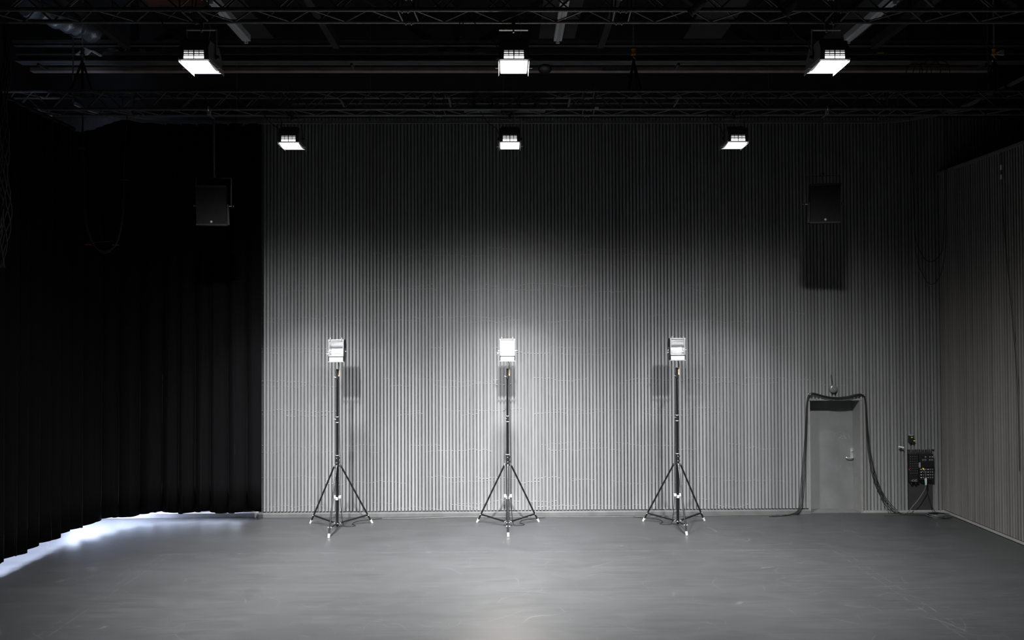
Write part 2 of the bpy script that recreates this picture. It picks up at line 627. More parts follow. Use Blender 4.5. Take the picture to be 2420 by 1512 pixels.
# right wall: slats, ledge, dark gallery recess above
wr = struct(MB().box(RIGHT + 0.045, RIGHT + 0.25, 3.0, BOARD, 0, LEDGE).build('wall_right', M['board']))
s = MB()
y = 3.0
while y < WALL - 0.03:
    w = 0.040 + random.uniform(-0.002, 0.002)
    s.box(RIGHT + random.uniform(-0.002, 0.002), RIGHT + 0.046, y, y + w, 0.06, LEDGE)
    y += pitch
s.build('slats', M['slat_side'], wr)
struct(MB().box(RIGHT - 0.05, RIGHT + 0.04, 3.0, WALL - 0.01, LEDGE, LEDGE + 0.05).build('trim_1', M['dark_steel'], bevel=0.004))
struct(MB().box(RIGHT + 0.04, WR, 3.0, WALL - 0.01, LEDGE - 0.05, LEDGE).build('trim_2', M['black_wall']))
struct(MB().box(WR, WR + 0.2, 3.0, 14.75, LEDGE - 0.05, CEIL).build('wall_right_upper', M['black_wall']))
struct(MB().box(RIGHT - 0.015, RIGHT + 0.02, 3.0, WALL, 0.012, 0.045).build('baseboard_right', M['strip']))

# plinth below the slats, thinner to the right of the door
struct(MB().box(wx(612, 1205), DX0 - 0.03, WALL - 0.10, BOARD, 0, 0.075).build('baseboard_back', M['plinth'], bevel=0.004))
struct(MB().box(DX1 + 0.04, RIGHT, WALL - 0.02, BOARD, 0, 0.04).build('baseboard_back_right', M['strip'], bevel=0.003))
struct(MB().box(LEFT, wx(610, 1205), WALL - 0.06, BOARD, 0, 0.09).build('baseboard_back_left', M['white_skirting'], bevel=0.003))

# left wall with the daylit windows hidden by the curtain
lw = struct(MB().box(LEFT - 0.25, LEFT, 3.0, 14.75, 0, CEIL).build('wall_left', M['black_wall']))
for k, (y0, y1) in enumerate(((5.2, 8.6), (9.0, 13.6))):
    w = struct(MB().box(LEFT, LEFT + 0.02, y0, y1, 2.0, 4.2).build('window_%d' % (k + 1), M['window']))
    fr = MB()
    for yy in (y0, y0 + (y1 - y0) / 3, y0 + 2 * (y1 - y0) / 3, y1):
        fr.box(LEFT, LEFT + 0.06, yy - 0.04, yy + 0.04, 1.95, 4.25)
    for zz in (2.0, 4.2):
        fr.box(LEFT, LEFT + 0.06, y0, y1, zz - 0.04, zz + 0.04)
    fr.build('window_frame', M['window_frame'], w)
    ld = bpy.data.lights.new('daylight', 'AREA')
    ld.shape = 'RECTANGLE'
    ld.size, ld.size_y = (y1 - y0) * 0.95, 1.3
    ld.energy = WINDOW_POWER * (y1 - y0) / 4.6
    ld.color = (0.66, 0.74, 1.0)
    ld.spread = math.radians(120)
    lo = bpy.data.objects.new('daylight', ld)
    lo.location = (LEFT + 0.07, (y0 + y1) / 2, 3.3)
    lo.rotation_euler = Vector((1, 0, -1.6)).to_track_quat('-Z', 'Y').to_euler()
    COL.objects.link(lo)

# low window in the back wall, also behind the curtain
bw0, bw1 = -8.3, -5.0
w = struct(MB().box(bw0, bw1, BOARD - 0.03, BOARD - 0.001, 0.12, 2.3).build('window_3', M['window']))
fr = MB()
for k in range(5):
    xx = bw0 + (bw1 - bw0) * k / 4
    fr.box(xx - 0.03, xx + 0.03, BOARD - 0.06, BOARD - 0.002, 0.09, 2.35)
fr.box(bw0, bw1, BOARD - 0.06, BOARD - 0.002, 0.09, 0.13)
fr.box(bw0, bw1, BOARD - 0.06, BOARD - 0.002, 2.27, 2.35)
fr.build('window_frame', M['window_frame'], w)
ld = bpy.data.lights.new('daylight', 'AREA')
ld.shape = 'RECTANGLE'
ld.size, ld.size_y = 3.2, 0.9
ld.energy = WINDOW_POWER * 0.10
ld.color = (0.66, 0.74, 1.0)
lo = bpy.data.objects.new('daylight', ld)
lo.location = ((bw0 + bw1) / 2, BOARD - 0.065, 0.62)
lo.rotation_euler = Vector((0, -1, -0.3)).to_track_quat('-Z', 'Y').to_euler()
COL.objects.link(lo)

# ------------------------------------------------------------------ the door in its recess
DY = 14.50
door = struct(MB().box(DX0 - 0.0, DX1 + 0.0, DY, DY + 0.05, 0.0, DTOP + 0.0).build('door_1', M['door'], bevel=0.002))
fr = MB()
fr.box(DX0 - 0.035, DX0 + 0.006, WALL - 0.015, DY, 0, DTOP - 0.006)
fr.box(DX1 - 0.006, DX1 + 0.04, WALL - 0.015, DY, 0, DTOP - 0.006)
fr.box(DX0 - 0.035, DX1 + 0.04, WALL + 0.012, DY, DTOP - 0.006, DTOP + 0.03)
fr.build('door_frame', M['jamb'], door)
MB().box(DX0, DX1, WALL - 0.01, DY, 0, 0.012).build('threshold', M['plinth'], door)
pl = P(2012, 1071, DY)
hd = MB().box(pl.x - 0.022, pl.x + 0.03, DY - 0.008, DY, pl.z - 0.105, pl.z + 0.105).build('handle_plate', M['steel'], door, 0.003)
MB().tube(smooth_path([(pl.x + 0.012, DY - 0.01, pl.z - 0.075), (pl.x + 0.012, DY - 0.05, pl.z - 0.075), (pl.x - 0.03, DY - 0.06, pl.z - 0.08),
                       (pl.x - 0.10, DY - 0.055, pl.z - 0.078), (pl.x - 0.125, DY - 0.04, pl.z - 0.068)], 5), 0.010, 8).build('door_handle', M['chrome'], door)
MB().cyl((pl.x + 0.010, DY - 0.028, pl.z + 0.05), (pl.x + 0.010, DY, pl.z + 0.05), 0.013).build('lock_cylinder', M['chrome'], door)

# ------------------------------------------------------------------ curtain and its track
def track_path(off=0.0):
    pts = []
    R = 1.15
    xl, yb, xr = -7.35, 13.86, 8.15
    pts += [Vector((xl, yy, 0)) for yy in (4.5, 8.0, yb - R)]
    for k in range(1, 12):
        a = PI - k / 12 * PI / 2
        pts.append(Vector((xl + R + R * math.cos(a), yb - R + R * math.sin(a), 0)))
    pts += [Vector((xl + R, yb, 0)), Vector((0, yb, 0)), Vector((xr - R, yb, 0))]
    for k in range(1, 12):
        a = PI / 2 - k / 12 * PI / 2
        pts.append(Vector((xr - R + R * math.cos(a), yb - R + R * math.sin(a), 0)))
    pts += [Vector((xr, yb - R, 0)), Vector((xr, 8.0, 0)), Vector((xr, 4.5, 0))]
    return pts


TRACKZ = 7.44
tr = thing('curtain_track', 'long black curtain rail bending towards the stage at both ends below the trusses', 'curtain rail')
tp = track_path()
m = MB()
for i in range(2, len(tp) - 1):
    a, c = tp[i].copy(), tp[i + 1].copy()
    a.z = c.z = TRACKZ
    m.bar(a, c, 0.045, 0.05)
m.build('rail', M['dark_steel'], tr)
for xx in (-5.0, -2.5, 0.0, 2.5, 5.0):
    MB().cyl((xx, 13.86, TRACKZ + 0.02), (xx, 13.86, CEIL), 0.012, n=8).build('hanger_rod', M['black_steel'], tr)
for xx, yy in ((8.15, 5.5), (8.15, 9.0), (8.15, 12.3), (-7.35, 12.65)):
    MB().cyl((xx, yy, TRACKZ + 0.02), (xx, yy, CEIL), 0.012, n=8).build('hanger_rod', M['black_steel'], tr)
SIDEZ = 7.0
sr = thing('side_curtain_rail', 'black curtain rail slung under both trusses along the left side', 'curtain rail')
MB().bar((-7.35, 4.5, SIDEZ), (-7.35, 12.7, SIDEZ), 0.045, 0.04).build('rail', M['black_plastic'], sr)


def resample(pts, step):
    out = [pts[0].copy()]
    acc = 0.0
    for i in range(len(pts) - 1):
        a, c = pts[i], pts[i + 1]
        L = (c - a).length
        t = step - acc
        while t <= L:
            out.append(a + (c - a) * (t / L))
            t += step
        acc = L - (t - step)
    return out


base = [p for p in tp if p.x < -4.6 or p.y < 0]
base = [p for p in tp[:15]] + [Vector((-4.525, 13.86, 0))]
cl = resample(base, 0.018)
NR = 14
# fold phase walks along the cloth with an uneven wavelength
ph, folds, x = 0.0, [], 0
amp = []
wl, cur = 0.3, 0.08
for i in range(len(cl)):
    if i % 14 == 0:
        wl = random.uniform(0.2, 0.42)
        na = random.uniform(0.05, 0.11)
    cur += (na - cur) * 0.08
    ph += 2 * PI * 0.018 / wl
    folds.append(ph)
    amp.append(cur)
vs, fs = [], []
for i, p in enumerate(cl):
    a, c = cl[max(i - 1, 0)], cl[min(i + 1, len(cl) - 1)]
    d = (c - a).normalized()
    nrm = Vector((d.y, -d.x, 0))
    end = min(1.0, (len(cl) - 1 - i) / 12)
    hem = 0.175 + 0.022 * math.sin(folds[i] * 0.37 + 1) + 0.010 * math.sin(folds[i] * 1.0)
    for j in range(NR):
        t = j / (NR - 1)
        ztop = SIDEZ - 0.03 + (TRACKZ - SIDEZ) * min(1.0, max(0.0, (p.y - 12.75) / 0.8)) ** 1.5
        z = ztop * (1 - t) + hem * t
        sway = 0.25 * math.sin(t * 3.0 + folds[i] * 0.11)
        wv = math.sin(folds[i] + sway) + 0.30 * math.sin(2 * folds[i] + 1.0 + 0.4 * t)
        A = amp[i] * (0.45 + 0.55 * t) * (0.35 + 0.65 * end)
        lat = 0.35 * A * math.sin(2 * folds[i] + sway)
        q = p + nrm * (A * wv) + d * lat
        vs.append((q.x, q.y, z))
for i in range(len(cl) - 1):
    for j in range(NR - 1):
        fs.append((i * NR + j, (i + 1) * NR + j, (i + 1) * NR + j + 1, i * NR + j + 1))
ct = thing('stage_curtain', 'tall black velvet curtain in loose folds along the left side, daylight under its hem', 'curtain')
cm = MB().add(vs, fs, True).build('cloth', M['velvet'], ct)
so = cm.modifiers.new('cloth_thickness', 'SOLIDIFY')
so.thickness = 0.006
for k, i in enumerate(range(6, len(cl), 16)):
    p = cl[i]
    rz = TRACKZ if p.y > 12.75 else SIDEZ
    MB().box(p.x - 0.012, p.x + 0.012, p.y - 0.012, p.y + 0.012, rz - 0.06, rz - 0.02).build('runner', M['black_plastic'] if p.y < 12.75 else M['dark_steel'], ct)

# ------------------------------------------------------------------ box trusses
def box_truss(label, yf, yr, zb, zt, joints, tension):
    t = thing('box_truss', label, 'truss', (0, yf, zb), group='black box trusses under the roof')
    D, H = yr - yf, zt - zb
    X0, X1 = joints[0] - 0.35, joints[-1] + 0.6
    corners = [(0, 0), (D, 0), (0, H), (D, H)]
    for y, z in corners:
        MB().cyl((X0, y, z), (X1, y, z), 0.0245, n=12).build('chord', M['black_steel'], t)
    faces = [((0, 0), (D, 0)), ((0, 0), (0, H)), ((D, 0), (D, H)), ((0, H), (D, H))]
    spans = [(X0, joints[0])] + list(zip(joints[:-1], joints[1:])) + [(joints[-1], X1)]
    for fi, (p, q) in enumerate(faces):
        m = MB()
        for a, c in spans:
            a2, c2 = a + 0.09, c - 0.09
            n = max(1, round((c2 - a2) / 0.31))
            n += 1 - n % 2
            pts = []
            for k in range(n + 1):
                s_ = p if (k + fi) % 2 == 0 else q
                pts.append((a2 + (c2 - a2) * k / n, s_[0], s_[1]))
            for u, v in zip(pts[:-1], pts[1:]):
                m.cyl(u, v, 0.010, n=8)
            for xx in (a2, c2):
                m.cyl((xx, p[0], p[1]), (xx + 0.02, q[0], q[1]), 0.010, n=8)
        m.build('bracing', M['black_steel'], t)
    for j in joints:
        for y, z in corners:
            c = MB().cyl((j - 0.055, y, z), (j + 0.055, y, z), 0.031, n=12).build('coupler', M['black_steel'], t)
            for dx in (-0.032, 0.032):
                MB().cyl((j + dx, y - 0.012, z - 0.045), (j + dx, y + 0.004, z + 0.045), 0.006, n=6).build('pin', M['steel'], c)
    return t


TZB, TZT = 7.07, 7.355           # the truss nearer the wall
TZF = 7.10                       # underside of the truss nearer the camera
t1 = (8.22, 8.54)
t2 = (11.80, 12.12)
j1 = [P(px, 38, 8.3).x for px in (-60, 450, 960, 1470, 1985, 2500)]
j2 = [P(px, 245, 11.9).x for px in (-10, 310, 680, 1035, 1390, 1745, 2100, 2455)]
box_truss('black box truss at the top edge, carrying the larger three floodlights', t1[0], t1[1], TZF, TZF + 0.285, j1, 0)
box_truss('black box truss before the slatted wall, carrying the smaller three floodlights and both loudspeakers', t2[0], t2[1], TZB, TZT, j2, 0)

# pair of cable pipes just behind the farther truss
for k, (yy, lab) in enumerate(((244, 'upper of two thin black pipes strung behind the farther truss'),
                               (257, 'lower of two thin black pipes strung behind the farther truss'))):
    a, c = P(690, yy, 12.6), P(1770, yy - 2, 12.6)
    o = thing('rigging_pipe', lab, 'pipe', ((a.x + c.x) / 2, 12.6, a.z), group='rigging pipes behind the truss')
    L = (c.x - a.x) / 2
    MB().cyl((-L, 0, 0), (L, 0, 0), 0.021, n=10).build('tube', M['black_steel'], o)
    for xx in (-3.0, -1.2, 0.8, 2.6):
        MB().bar((xx, 0, 0), (xx, -0.46, TZT - a.z), 0.03, 0.008).build('bracket', M['black_steel'], o)


# ------------------------------------------------------------------ roof steel, boards and off luminaires
def roof_truss():
    Yg = 13.0
    t = thing('roof_truss', 'dark steel roof truss with sloping webs above the farther lights', 'roof truss', (0, Yg, 0))
    zb0, zb1 = P(1200, 149, Yg).z, P(1200, 131, Yg).z
    m = MB().box(LEFT + 0.2, WR - 0.1, -0.10, 0.10, zb0, zb0 + 0.018).box(LEFT + 0.2, WR - 0.1, -0.01, 0.01, zb0, zb1)
    m.box(LEFT + 0.2, WR - 0.1, -0.10, 0.10, zb1 - 0.018, zb1)
    m.build('bottom_chord', M['dark_steel'], t)
    zt = 9.55
    MB().box(LEFT + 0.2, WR - 0.1, -0.1, 0.1, zt, zt + 0.12).build('top_chord', M['black_steel'], t)
    nodes = [P(px, 130, Yg).x for px in (-440, 318, 1080, 1836)] + [P(2594, 130, Yg).x]
    nodes = [n for n in nodes if LEFT + 0.3 < n < WR - 0.2]
    for n in nodes:
        for d in (-1, 1):
            e = min(max(n + d * 2.0, LEFT + 0.25), WR - 0.15)
            MB().bar((n + d * 0.2, 0, zb1 + 0.1), (e, 0, zb1 + 0.1 + abs(e - n - d * 0.2) * 0.66), 0.10, 0.10, (0, 1, 0)).build('diagonal_web', M['dark_steel'], t)
        MB().box(n - 0.05, n + 0.05, -0.05, 0.05, zb1, zt).build('post', M['black_steel'], t)
        MB().box(n - 0.5, n + 0.5, -0.11, 0.11, zb1 - 0.002, zb1 + 0.03).build('gusset_plate', M['dark_steel'], t)


roof_truss()
a, c = P(1200, 110, 12.9), P(1200, 101, 12.9)
gd = MB().box(LEFT + 0.2, WR - 0.1, 12.82, 12.98, a.z, a.z + 0.02).box(LEFT + 0.2, WR - 0.1, 12.82, 12.84, a.z, c.z + 0.02)
tag(gd.build('steel_angle', M['dark_steel']), 'thin dark steel angle running the whole width just below the ceiling boards', 'beam')
a, c = P(75, 165, 13.3), P(2345, 163, 13.3)
zb = P(1200, 170, 13.3).z
zt = P(1200, 161, 13.3).z
tb = thing('timber_beam', 'long brownish beam running across below the roof steel', 'beam', ((a.x + c.x) / 2, 13.3, zb))
L = (c.x - a.x) / 2
MB().box(-L, L, -0.06, 0.06, 0, zt - zb).build('beam', M['timber'], tb, 0.004)
for xx in (-L + 0.3, -L / 3, L / 3, L - 0.3):
    MB().box(xx - 0.02, xx + 0.02, -0.30, -0.06, 0.02, 0.08).build('bracket', M['black_steel'], tb)
    MB().box(xx - 0.015, xx + 0.015, -0.30, -0.27, 0.02, P(1200, 149, 13.0).z - zb + 0.02).build('bracket', M['black_steel'], tb)
sx = P(1455, 168, 13.24).x - (a.x + c.x) / 2
sp = MB().box(sx - 0.25, sx + 0.25, -0.068, -0.06, -0.004, zt - zb + 0.004)
spo = sp.build('splice_plate', M['dark_steel'], tb)
ho = MB()
for i in range(5):
    for k in range(2):
        ho.cyl((sx - 0.2 + i * 0.1, -0.0695, 0.018 + k * 0.03), (sx - 0.2 + i * 0.1, -0.067, 0.018 + k * 0.03), 0.008, n=8)
ho.build('bolt_holes', M['black_plastic'], spo)
# little dome below the beam beside the middle lamp
dm = P(1288, 167, 13.15)
do = thing('ceiling_dome', 'small black dome on the beam beside the nearer middle floodlight', 'detector', dm)
MB().lathe([(0.122, 0.0), (0.12, 0.01), (0.10, 0.026), (0.06, 0.038), (0.0, 0.042)], (0, 0, 0.03), (0, -0.5, -1), 20).build('dome', M['black_plastic'], do)
MB().cyl((0, 0, 0.03), (0, 0.06, 0.06), 0.10, n=16).build('base_plate', M['black_plastic'], do)

# joists running towards the back wall
for k, (px, py, lab) in enumerate(((795, 126, 'dark joist to the right of the left switched-off luminaire'),
                                   (1419, 93, 'dark joist to the right of the middle switched-off luminaire'),
                                   (2065, 97, 'dark joist to the right of the right switched-off luminaire'),
                                   (300, 120, 'dark joist nearest the silver duct at the left'))):
    p = P(px, py, 12.8)
    o = MB().box(-0.055, 0.055, -4.8, 0.0, 0, 0.16).build('ceiling_joist', M['soffit'])
    o.location = (p.x, 12.8, 8.42)
    o['kind'] = 'thing'
    tag(o, lab, 'joist', 'joists under the roof')
for k, (px, w, lab) in enumerate(((1316, 0.62, 'dark grey ceiling board above the middle switched-off luminaire'),
                                  (1660, 0.66, 'dark grey ceiling board beyond the joist, right of the middle luminaire'),
                                  (606, 0.6, 'dark grey ceiling board above the left switched-off luminaire'),
                                  (1985, 0.6, 'dark grey ceiling board above the right switched-off luminaire'))):
    p = P(px, 104, 12.75)
    o = MB().box(-w / 2, w / 2, -4.6, 0.0, 0, 0.03).build('ceiling_board', M['soffit'])
    o.location = (p.x, 12.75, 8.58)
    tag(o, lab, 'board', 'boards under the roof')
# light steel uprights from boards and joists to the roof deck
for k, (px, py, lab) in enumerate(((1318, 98, 'white switched-off tube luminaire above the middle floodlight'),
                                   (583, 100, 'white switched-off tube luminaire right of the nearer left floodlight'),
                                   (2003, 105, 'white switched-off tube luminaire right of the nearer right floodlight'))):
    p = P(px, py, 12.6)
    o = thing('tube_luminaire', lab, 'luminaire', (p.x, 12.6, 8.50), group='switched-off tube luminaires')
    MB().box(-0.07, 0.07, -1.55, 0, -0.03, 0.08).build('body', M['fluo'], o, 0.006)
    MB().cyl((0, -1.5, -0.045), (0, -0.06, -0.045), 0.019, n=12).build('tube', M['tube'], o)
    for yy in (-1.53, -0.03):
        MB().box(-0.03, 0.03, yy - 0.02, yy + 0.02, -0.075, -0.02).build('lamp_holder', M['white_plastic'], o)
# silver wrapped duct in the top left corner
a, c = P(60, 14, 11.6), P(285, 104, 13.4)
o = thing('ventilation_duct', 'crumpled silver wrapped duct in the top left corner', 'duct', a)
d = c - a
pts = [d * (k / 24) for k in range(25)]
MB().tube(pts, [0.16 + 0.02 * math.sin(k * 2.1) for k in range(25)], 16).build('wrap', M['foil'], o)
for k in (0.1, 0.5, 0.9):
    MB().ring(d * k, d, 0.182, 0.012, 20, 6).build('clamp_band', M['dark_steel'], o)
    MB().cyl(d * k + Vector((0, 0, 0.18)), d * k + Vector((0, 0, CEIL - a.z - d.z * k)), 0.008, n=6).build('hanger_rod', M['black_steel'], o)


# ------------------------------------------------------------------ chain hoists
def hoist(px, label, bright):
    Y = 11.96
    p = P(px, 122, Y)
    o = thing('chain_hoist', label, 'chain hoist', (p.x, Y, p.z), group='chain hoists above the farther truss')
    ch = MB()
    z = 0.06
    k = 0
    while p.z + z < CEIL:
        ch.ring((0, 0, z), (1, 0, 0) if k % 2 else (0, 1, 0), 0.012, 0.0035, 10, 5, (1.0, 1.7) if True else None)
        z += 0.031
        k += 1
    ch.build('chain', M['steel'], o)
    MB().lathe([(0.0, 0.05), (0.03, 0.05), (0.038, 0.035), (0.028, 0.02), (0.028, -0.025), (0.04, -0.035), (0.04, -0.055), (0.0, -0.055)], (0, 0, 0), (0, 0, 1), 16).build('hook_block', M['orange'] if bright else M['black_steel'], o)
    MB().tube(smooth_path([(0, 0, -0.05), (0, 0, -0.09), (0.03, 0, -0.115), (0.025, 0, -0.16), (-0.01, 0, -0.17), (-0.03, 0, -0.14)], 5), 0.009, 8).build('hook', M['steel'], o)
    zc = TZT - p.z
    for sx in (-1, 1):
        for sy in (-1, 1):
            MB().tube([(0, 0, -0.15), (sx * 0.10, sy * 0.16, zc)], 0.018, 8).build('sling', M['black_plastic'], o)
    return o


hoist(195, 'chain hoist with dark hook block at the left end of the farther truss', False)
hoist(1497, 'chain hoist with orange hook block right of the middle floodlights', True)
hoist(2349, 'chain hoist with orange hook block at the right end of the farther truss', True)


for lab, poly in (('pale stand-in plate for an unidentified shape behind the left chain hoist', ((178, 129), (199, 112), (216, 119), (205, 129))),
                  ('pale stand-in plate for an unidentified shape beside the right chain hoist', ((2356, 128), (2371, 117), (2374, 118), (2373, 130)))):
    q = [P(px, py, 12.6) for px, py in poly]  # made-up plates standing in for unidentified pale shapes near the roof
    m = MB()
    m.add([(p.x, 12.6, p.z) for p in q] + [(p.x, 12.63, p.z) for p in q], [(0, 1, 2, 3), (7, 6, 5, 4)] + [(i, i + 4, (i + 1) % 4 + 4, (i + 1) % 4) for i in range(4)])
    m.bar((q[2].x, 12.64, q[2].z), (q[2].x, 12.9, q[2].z + 0.02), 0.03, 0.03)
    tag(m.build('stand_in_plate', M['white_paint']), lab, 'plate', 'pale stand-in plates behind the hoists')


# ------------------------------------------------------------------ hung floodlights
def floodlight():
    o = thing('floodlight', '', 'floodlight', group='lit floodlights hung from the trusses')
    W = 0.158
    body = [(-0.012, 0.012), (-0.012, 0.145), (0.04, 0.245), (0.30, 0.25), (0.385, 0.15), (0.41, 0.012), (0.385, 0.012), (0.36, 0.135), (0.29, 0.22),
            (0.05, 0.215), (0.012, 0.135), (0.012, 0.012)]
    m = MB()
    n = len(body)
    m.prism_x(body, -W, W)
    for sx in (-1, 1):
        m.prism_x([(-0.012, 0.012), (-0.012, 0.145), (0.04, 0.245), (0.30, 0.25), (0.385, 0.15), (0.41, 0.012)], sx * W - 0.004, sx * W + 0.004)
    m.build('housing', M['black_steel'], o)
    for i in range(9):
        yy = 0.06 + i * 0.026
        MB().box(-W + 0.02, W - 0.02, yy, yy + 0.006, 0.235, 0.275).build('cooling_fin', M['black_steel'], o)
    prof = [(0.0, 0.0), (0.06, -0.008), (0.13, -0.022), (0.2, -0.031), (0.26, -0.031), (0.31, -0.025), (0.36, -0.016), (0.40, -0.006)]
    MB().sheet_x(prof, -W + 0.006, W - 0.006, 0.002).build('diffusion_sheet', M['gel'], o, label='glowing white diffusion sheet')
    for sx in (-1, 1):
        m = MB()
        xo = sx * (W + 0.010)
        m.add([(xo, -0.02, 0.03), (xo, 0.42, 0.03), (xo + sx * 0.004, 0.42, -0.03), (xo + sx * 0.004, 0.0, -0.012),
               (xo + sx * 0.006, -0.02, 0.03), (xo + sx * 0.006, 0.42, 0.03), (xo + sx * 0.010, 0.42, -0.03), (xo + sx * 0.010, 0.0, -0.012)],
              [(0, 1, 2, 3), (7, 6, 5, 4), (0, 4, 5, 1), (1, 5, 6, 2), (2, 6, 7, 3), (3, 7, 4, 0)])
        m.build('side_flap', M['housing'], o)
    def vents(rows, m):
        for z0, z1, wd in rows:
            for i, cx in enumerate((-0.087, -0.031, 0.031, 0.087)):
                MB().box(cx - wd / 2, cx + wd / 2, -0.0155, -0.011, z0, z1).build('vent_slot', m, o)
    vents([(0.110, 0.114, 0.046), (0.098, 0.102, 0.046)], M['warm_vent'])
    vents([(0.083, 0.090, 0.047), (0.060, 0.067, 0.048), (0.022, 0.050, 0.052)], M['hot_vent'])
    for sx in (-1, 1):
        MB().bar((sx * (W + 0.012), 0.2, 0.08), (sx * (W + 0.012), 0.2, 0.435), 0.006, 0.035, (0, 1, 0)).build('yoke_arm', M['black_steel'], o)
    m = MB().box(-W - 0.015, W + 0.015, 0.182, 0.218, 0.425, 0.433)
    m.build('yoke_bar', M['housing'], o)
    for sx in (-1, 1):
        MB().lathe([(0.0, 0.0), (0.022, 0.0), (0.026, 0.012), (0.02, 0.026), (0.0, 0.028)], (sx * (W + 0.018), 0.2, 0.11), (sx, 0, 0), 12).build('yoke_knob', M['black_plastic'], o)
        MB().cyl((sx * (W + 0.02), 0.2, -0.01), (sx * (W + 0.055), 0.2, -0.01), 0.009, n=8).build('lock_pin', M['steel'], o)
    cl = MB().box(-0.02, 0.02, 0.185, 0.215, 0.43, 0.51)
    cl.ring((0, 0.2, 0.545), (1, 0, 0), 0.033, 0.009, 16, 6)
    c = cl.build('hook_clamp', M['black_steel'], o)
    MB().cyl((0, 0.2, 0.40), (0, 0.2, 0.43), 0.011, n=8).build('clamp_bolt', M['steel'], c)
    return o


def lamp_light(o, power, spread, tilt, width_left, width_right):
    ld = bpy.data.lights.new('floodlight_beam', 'AREA')
    ld.shape = 'RECTANGLE'
    ld.size, ld.size_y = 0.27, 0.26
    ld.energy = power
    ld.spread = math.radians(spread)
    # beam profile of the reflector: wide in the forward plane, narrower sideways
    ld.use_nodes = True
    nt = ld.node_tree
    em = nt.nodes['Emission']
    g = nt.nodes.new('ShaderNodeNewGeometry')
    sp = nt.nodes.new('ShaderNodeSeparateXYZ')
    nt.links.new(g.outputs['Incoming'], sp.inputs[0])

    def mm(op, a, c=0.0):
        n = nt.nodes.new('ShaderNodeMath')
        n.operation = op
        for k, v in enumerate((a, c)):
            if isinstance(v, bpy.types.NodeSocket):
                nt.links.new(v, n.inputs[k])
            else:
                n.inputs[k].default_value = v
        return n.outputs[0]
    ax, ay, az = sp.outputs[0], sp.outputs[1], mm('MAXIMUM', mm('ABSOLUTE', sp.outputs[2]), 0.01)
    q = mm('DIVIDE', ax, mm('ADD', mm('ABSOLUTE', ay), mm('MULTIPLY', az, 0.8)))
    wid = mm('ADD', mm('MULTIPLY', mm('GREATER_THAN', ax, 0.0), width_right - width_left), width_left)
    q = mm('DIVIDE', q, wid)
    e = mm('EXPONENT', mm('MULTIPLY', mm('MULTIPLY', q, q), -1.0))
    st = mm('ADD', mm('MULTIPLY', e, 1.0 - SIDE_FLOOR), SIDE_FLOOR)
    if spread > 175:
        # steep reflector cut-off towards the horizontal, less light thrown back towards the camera
        T = mm('SQRT', mm('ADD', mm('MULTIPLY', mm('DIVIDE', ax, az), mm('DIVIDE', ax, az)), mm('MULTIPLY', mm('DIVIDE', ay, az), mm('DIVIDE', ay, az))))
        st = mm('MULTIPLY', st, mm('MULTIPLY', mm('EXPONENT', mm('MULTIPLY', T, -1.0 / 1.05)), 4.2))
        f = mm('DIVIDE', mm('ADD', mm('DIVIDE', ay, az), 0.15), 1.0)
        f = mm('MINIMUM', mm('MAXIMUM', f, 0.0), 1.0)
        st = mm('MULTIPLY', st, mm('ADD', mm('MULTIPLY', f, 0.87), 0.13))
    nt.links.new(st, em.inputs['Strength'])
    lo = bpy.data.objects.new('floodlight_beam', ld)
    lo.location = (0, 0.2, 0.03)
    lo.rotation_euler = (math.radians(tilt), 0, 0)
    lo.parent = o
    COL.objects.link(lo)


fl0 = floodlight()
fl_tilt = 0.03
spots = [
    (ROW[0], 459, 144, 'nearer left floodlight, larger, hanging below the top truss'),
    (ROW[0], 1214.5, 143.5, 'nearer middle floodlight, larger, hanging below the top truss'),
    (ROW[0], 1972, 141, 'nearer right floodlight, larger, hanging below the top truss'),
    (ROW[1], 682, 339, 'farther left floodlight, smaller, glowing before the slatted wall'),
    (ROW[1], 1205, 335, 'farther middle floodlight, smaller, glowing before the slatted wall'),
    (ROW[1], 1744, 333, 'farther right floodlight, smaller, glowing before the slatted wall'),
]
lamps = []
for i, (Y, px, py, lab) in enumerate(spots):
    o = fl0 if i == 0 else copy_tree(fl0)
    lamps.append(o)
for i, (Y, px, py, lab) in enumerate(spots):
    o = lamps[i]
    p = P(px, py, Y)
    o.location = (p.x, Y, (TZF if Y < 10 else TZB) - 0.545)
    o['label'] = lab
    k = (0.80, 1.25, 0.55)[i % 3]
    wl_, wr_ = ((0.42, 0.33), (0.33, 0.33), (0.33, 1.0))[i % 3]
    if Y < 10:
        lamp_light(o, FRONT_POWER * k, 180, 0, wl_, wr_)
    else:
        lamp_light(o, BACK_POWER * k, 84, -4, wl_ * 1.4, wr_ * 1.4)
# power leads from the truss to each hung lamp
for i, (Y, px, py, lab) in enumerate(spots):
    q = lamps[i].location
    where = lab.split(' floodlight')[0]
    sgn = -1
    pts = [q + Vector((sgn * 0.48, 0.2, 0.56)), q + Vector((sgn * 0.42, 0.19, 0.47)), q + Vector((sgn * 0.33, 0.2, 0.36)), q + Vector((sgn * 0.22, 0.2, 0.29)),
           q + Vector((sgn * 0.175, 0.22, 0.2)), q + Vector((sgn * 0.12, 0.25, 0.24))]
    tag(MB().tube(smooth_path(pts, 6), 0.006, 6).build('power_lead', M['rubber']), 'thin black lead drooping to the %s floodlight' % where, 'cable', 'power leads of the hung floodlights')
    # safety wire
    pts = [q + Vector((0.05, 0.2, 0.55)), q + Vector((0.09, 0.22, 0.47)), q + Vector((0.07, 0.24, 0.36)), q + Vector((0.05, 0.24, 0.26))]
    tag(MB().tube(smooth_path(pts, 5), 0.003, 5).build('safety_wire', M['steel']), 'thin steel safety wire above the %s floodlight' % where, 'wire', 'safety wires of the hung floodlights')

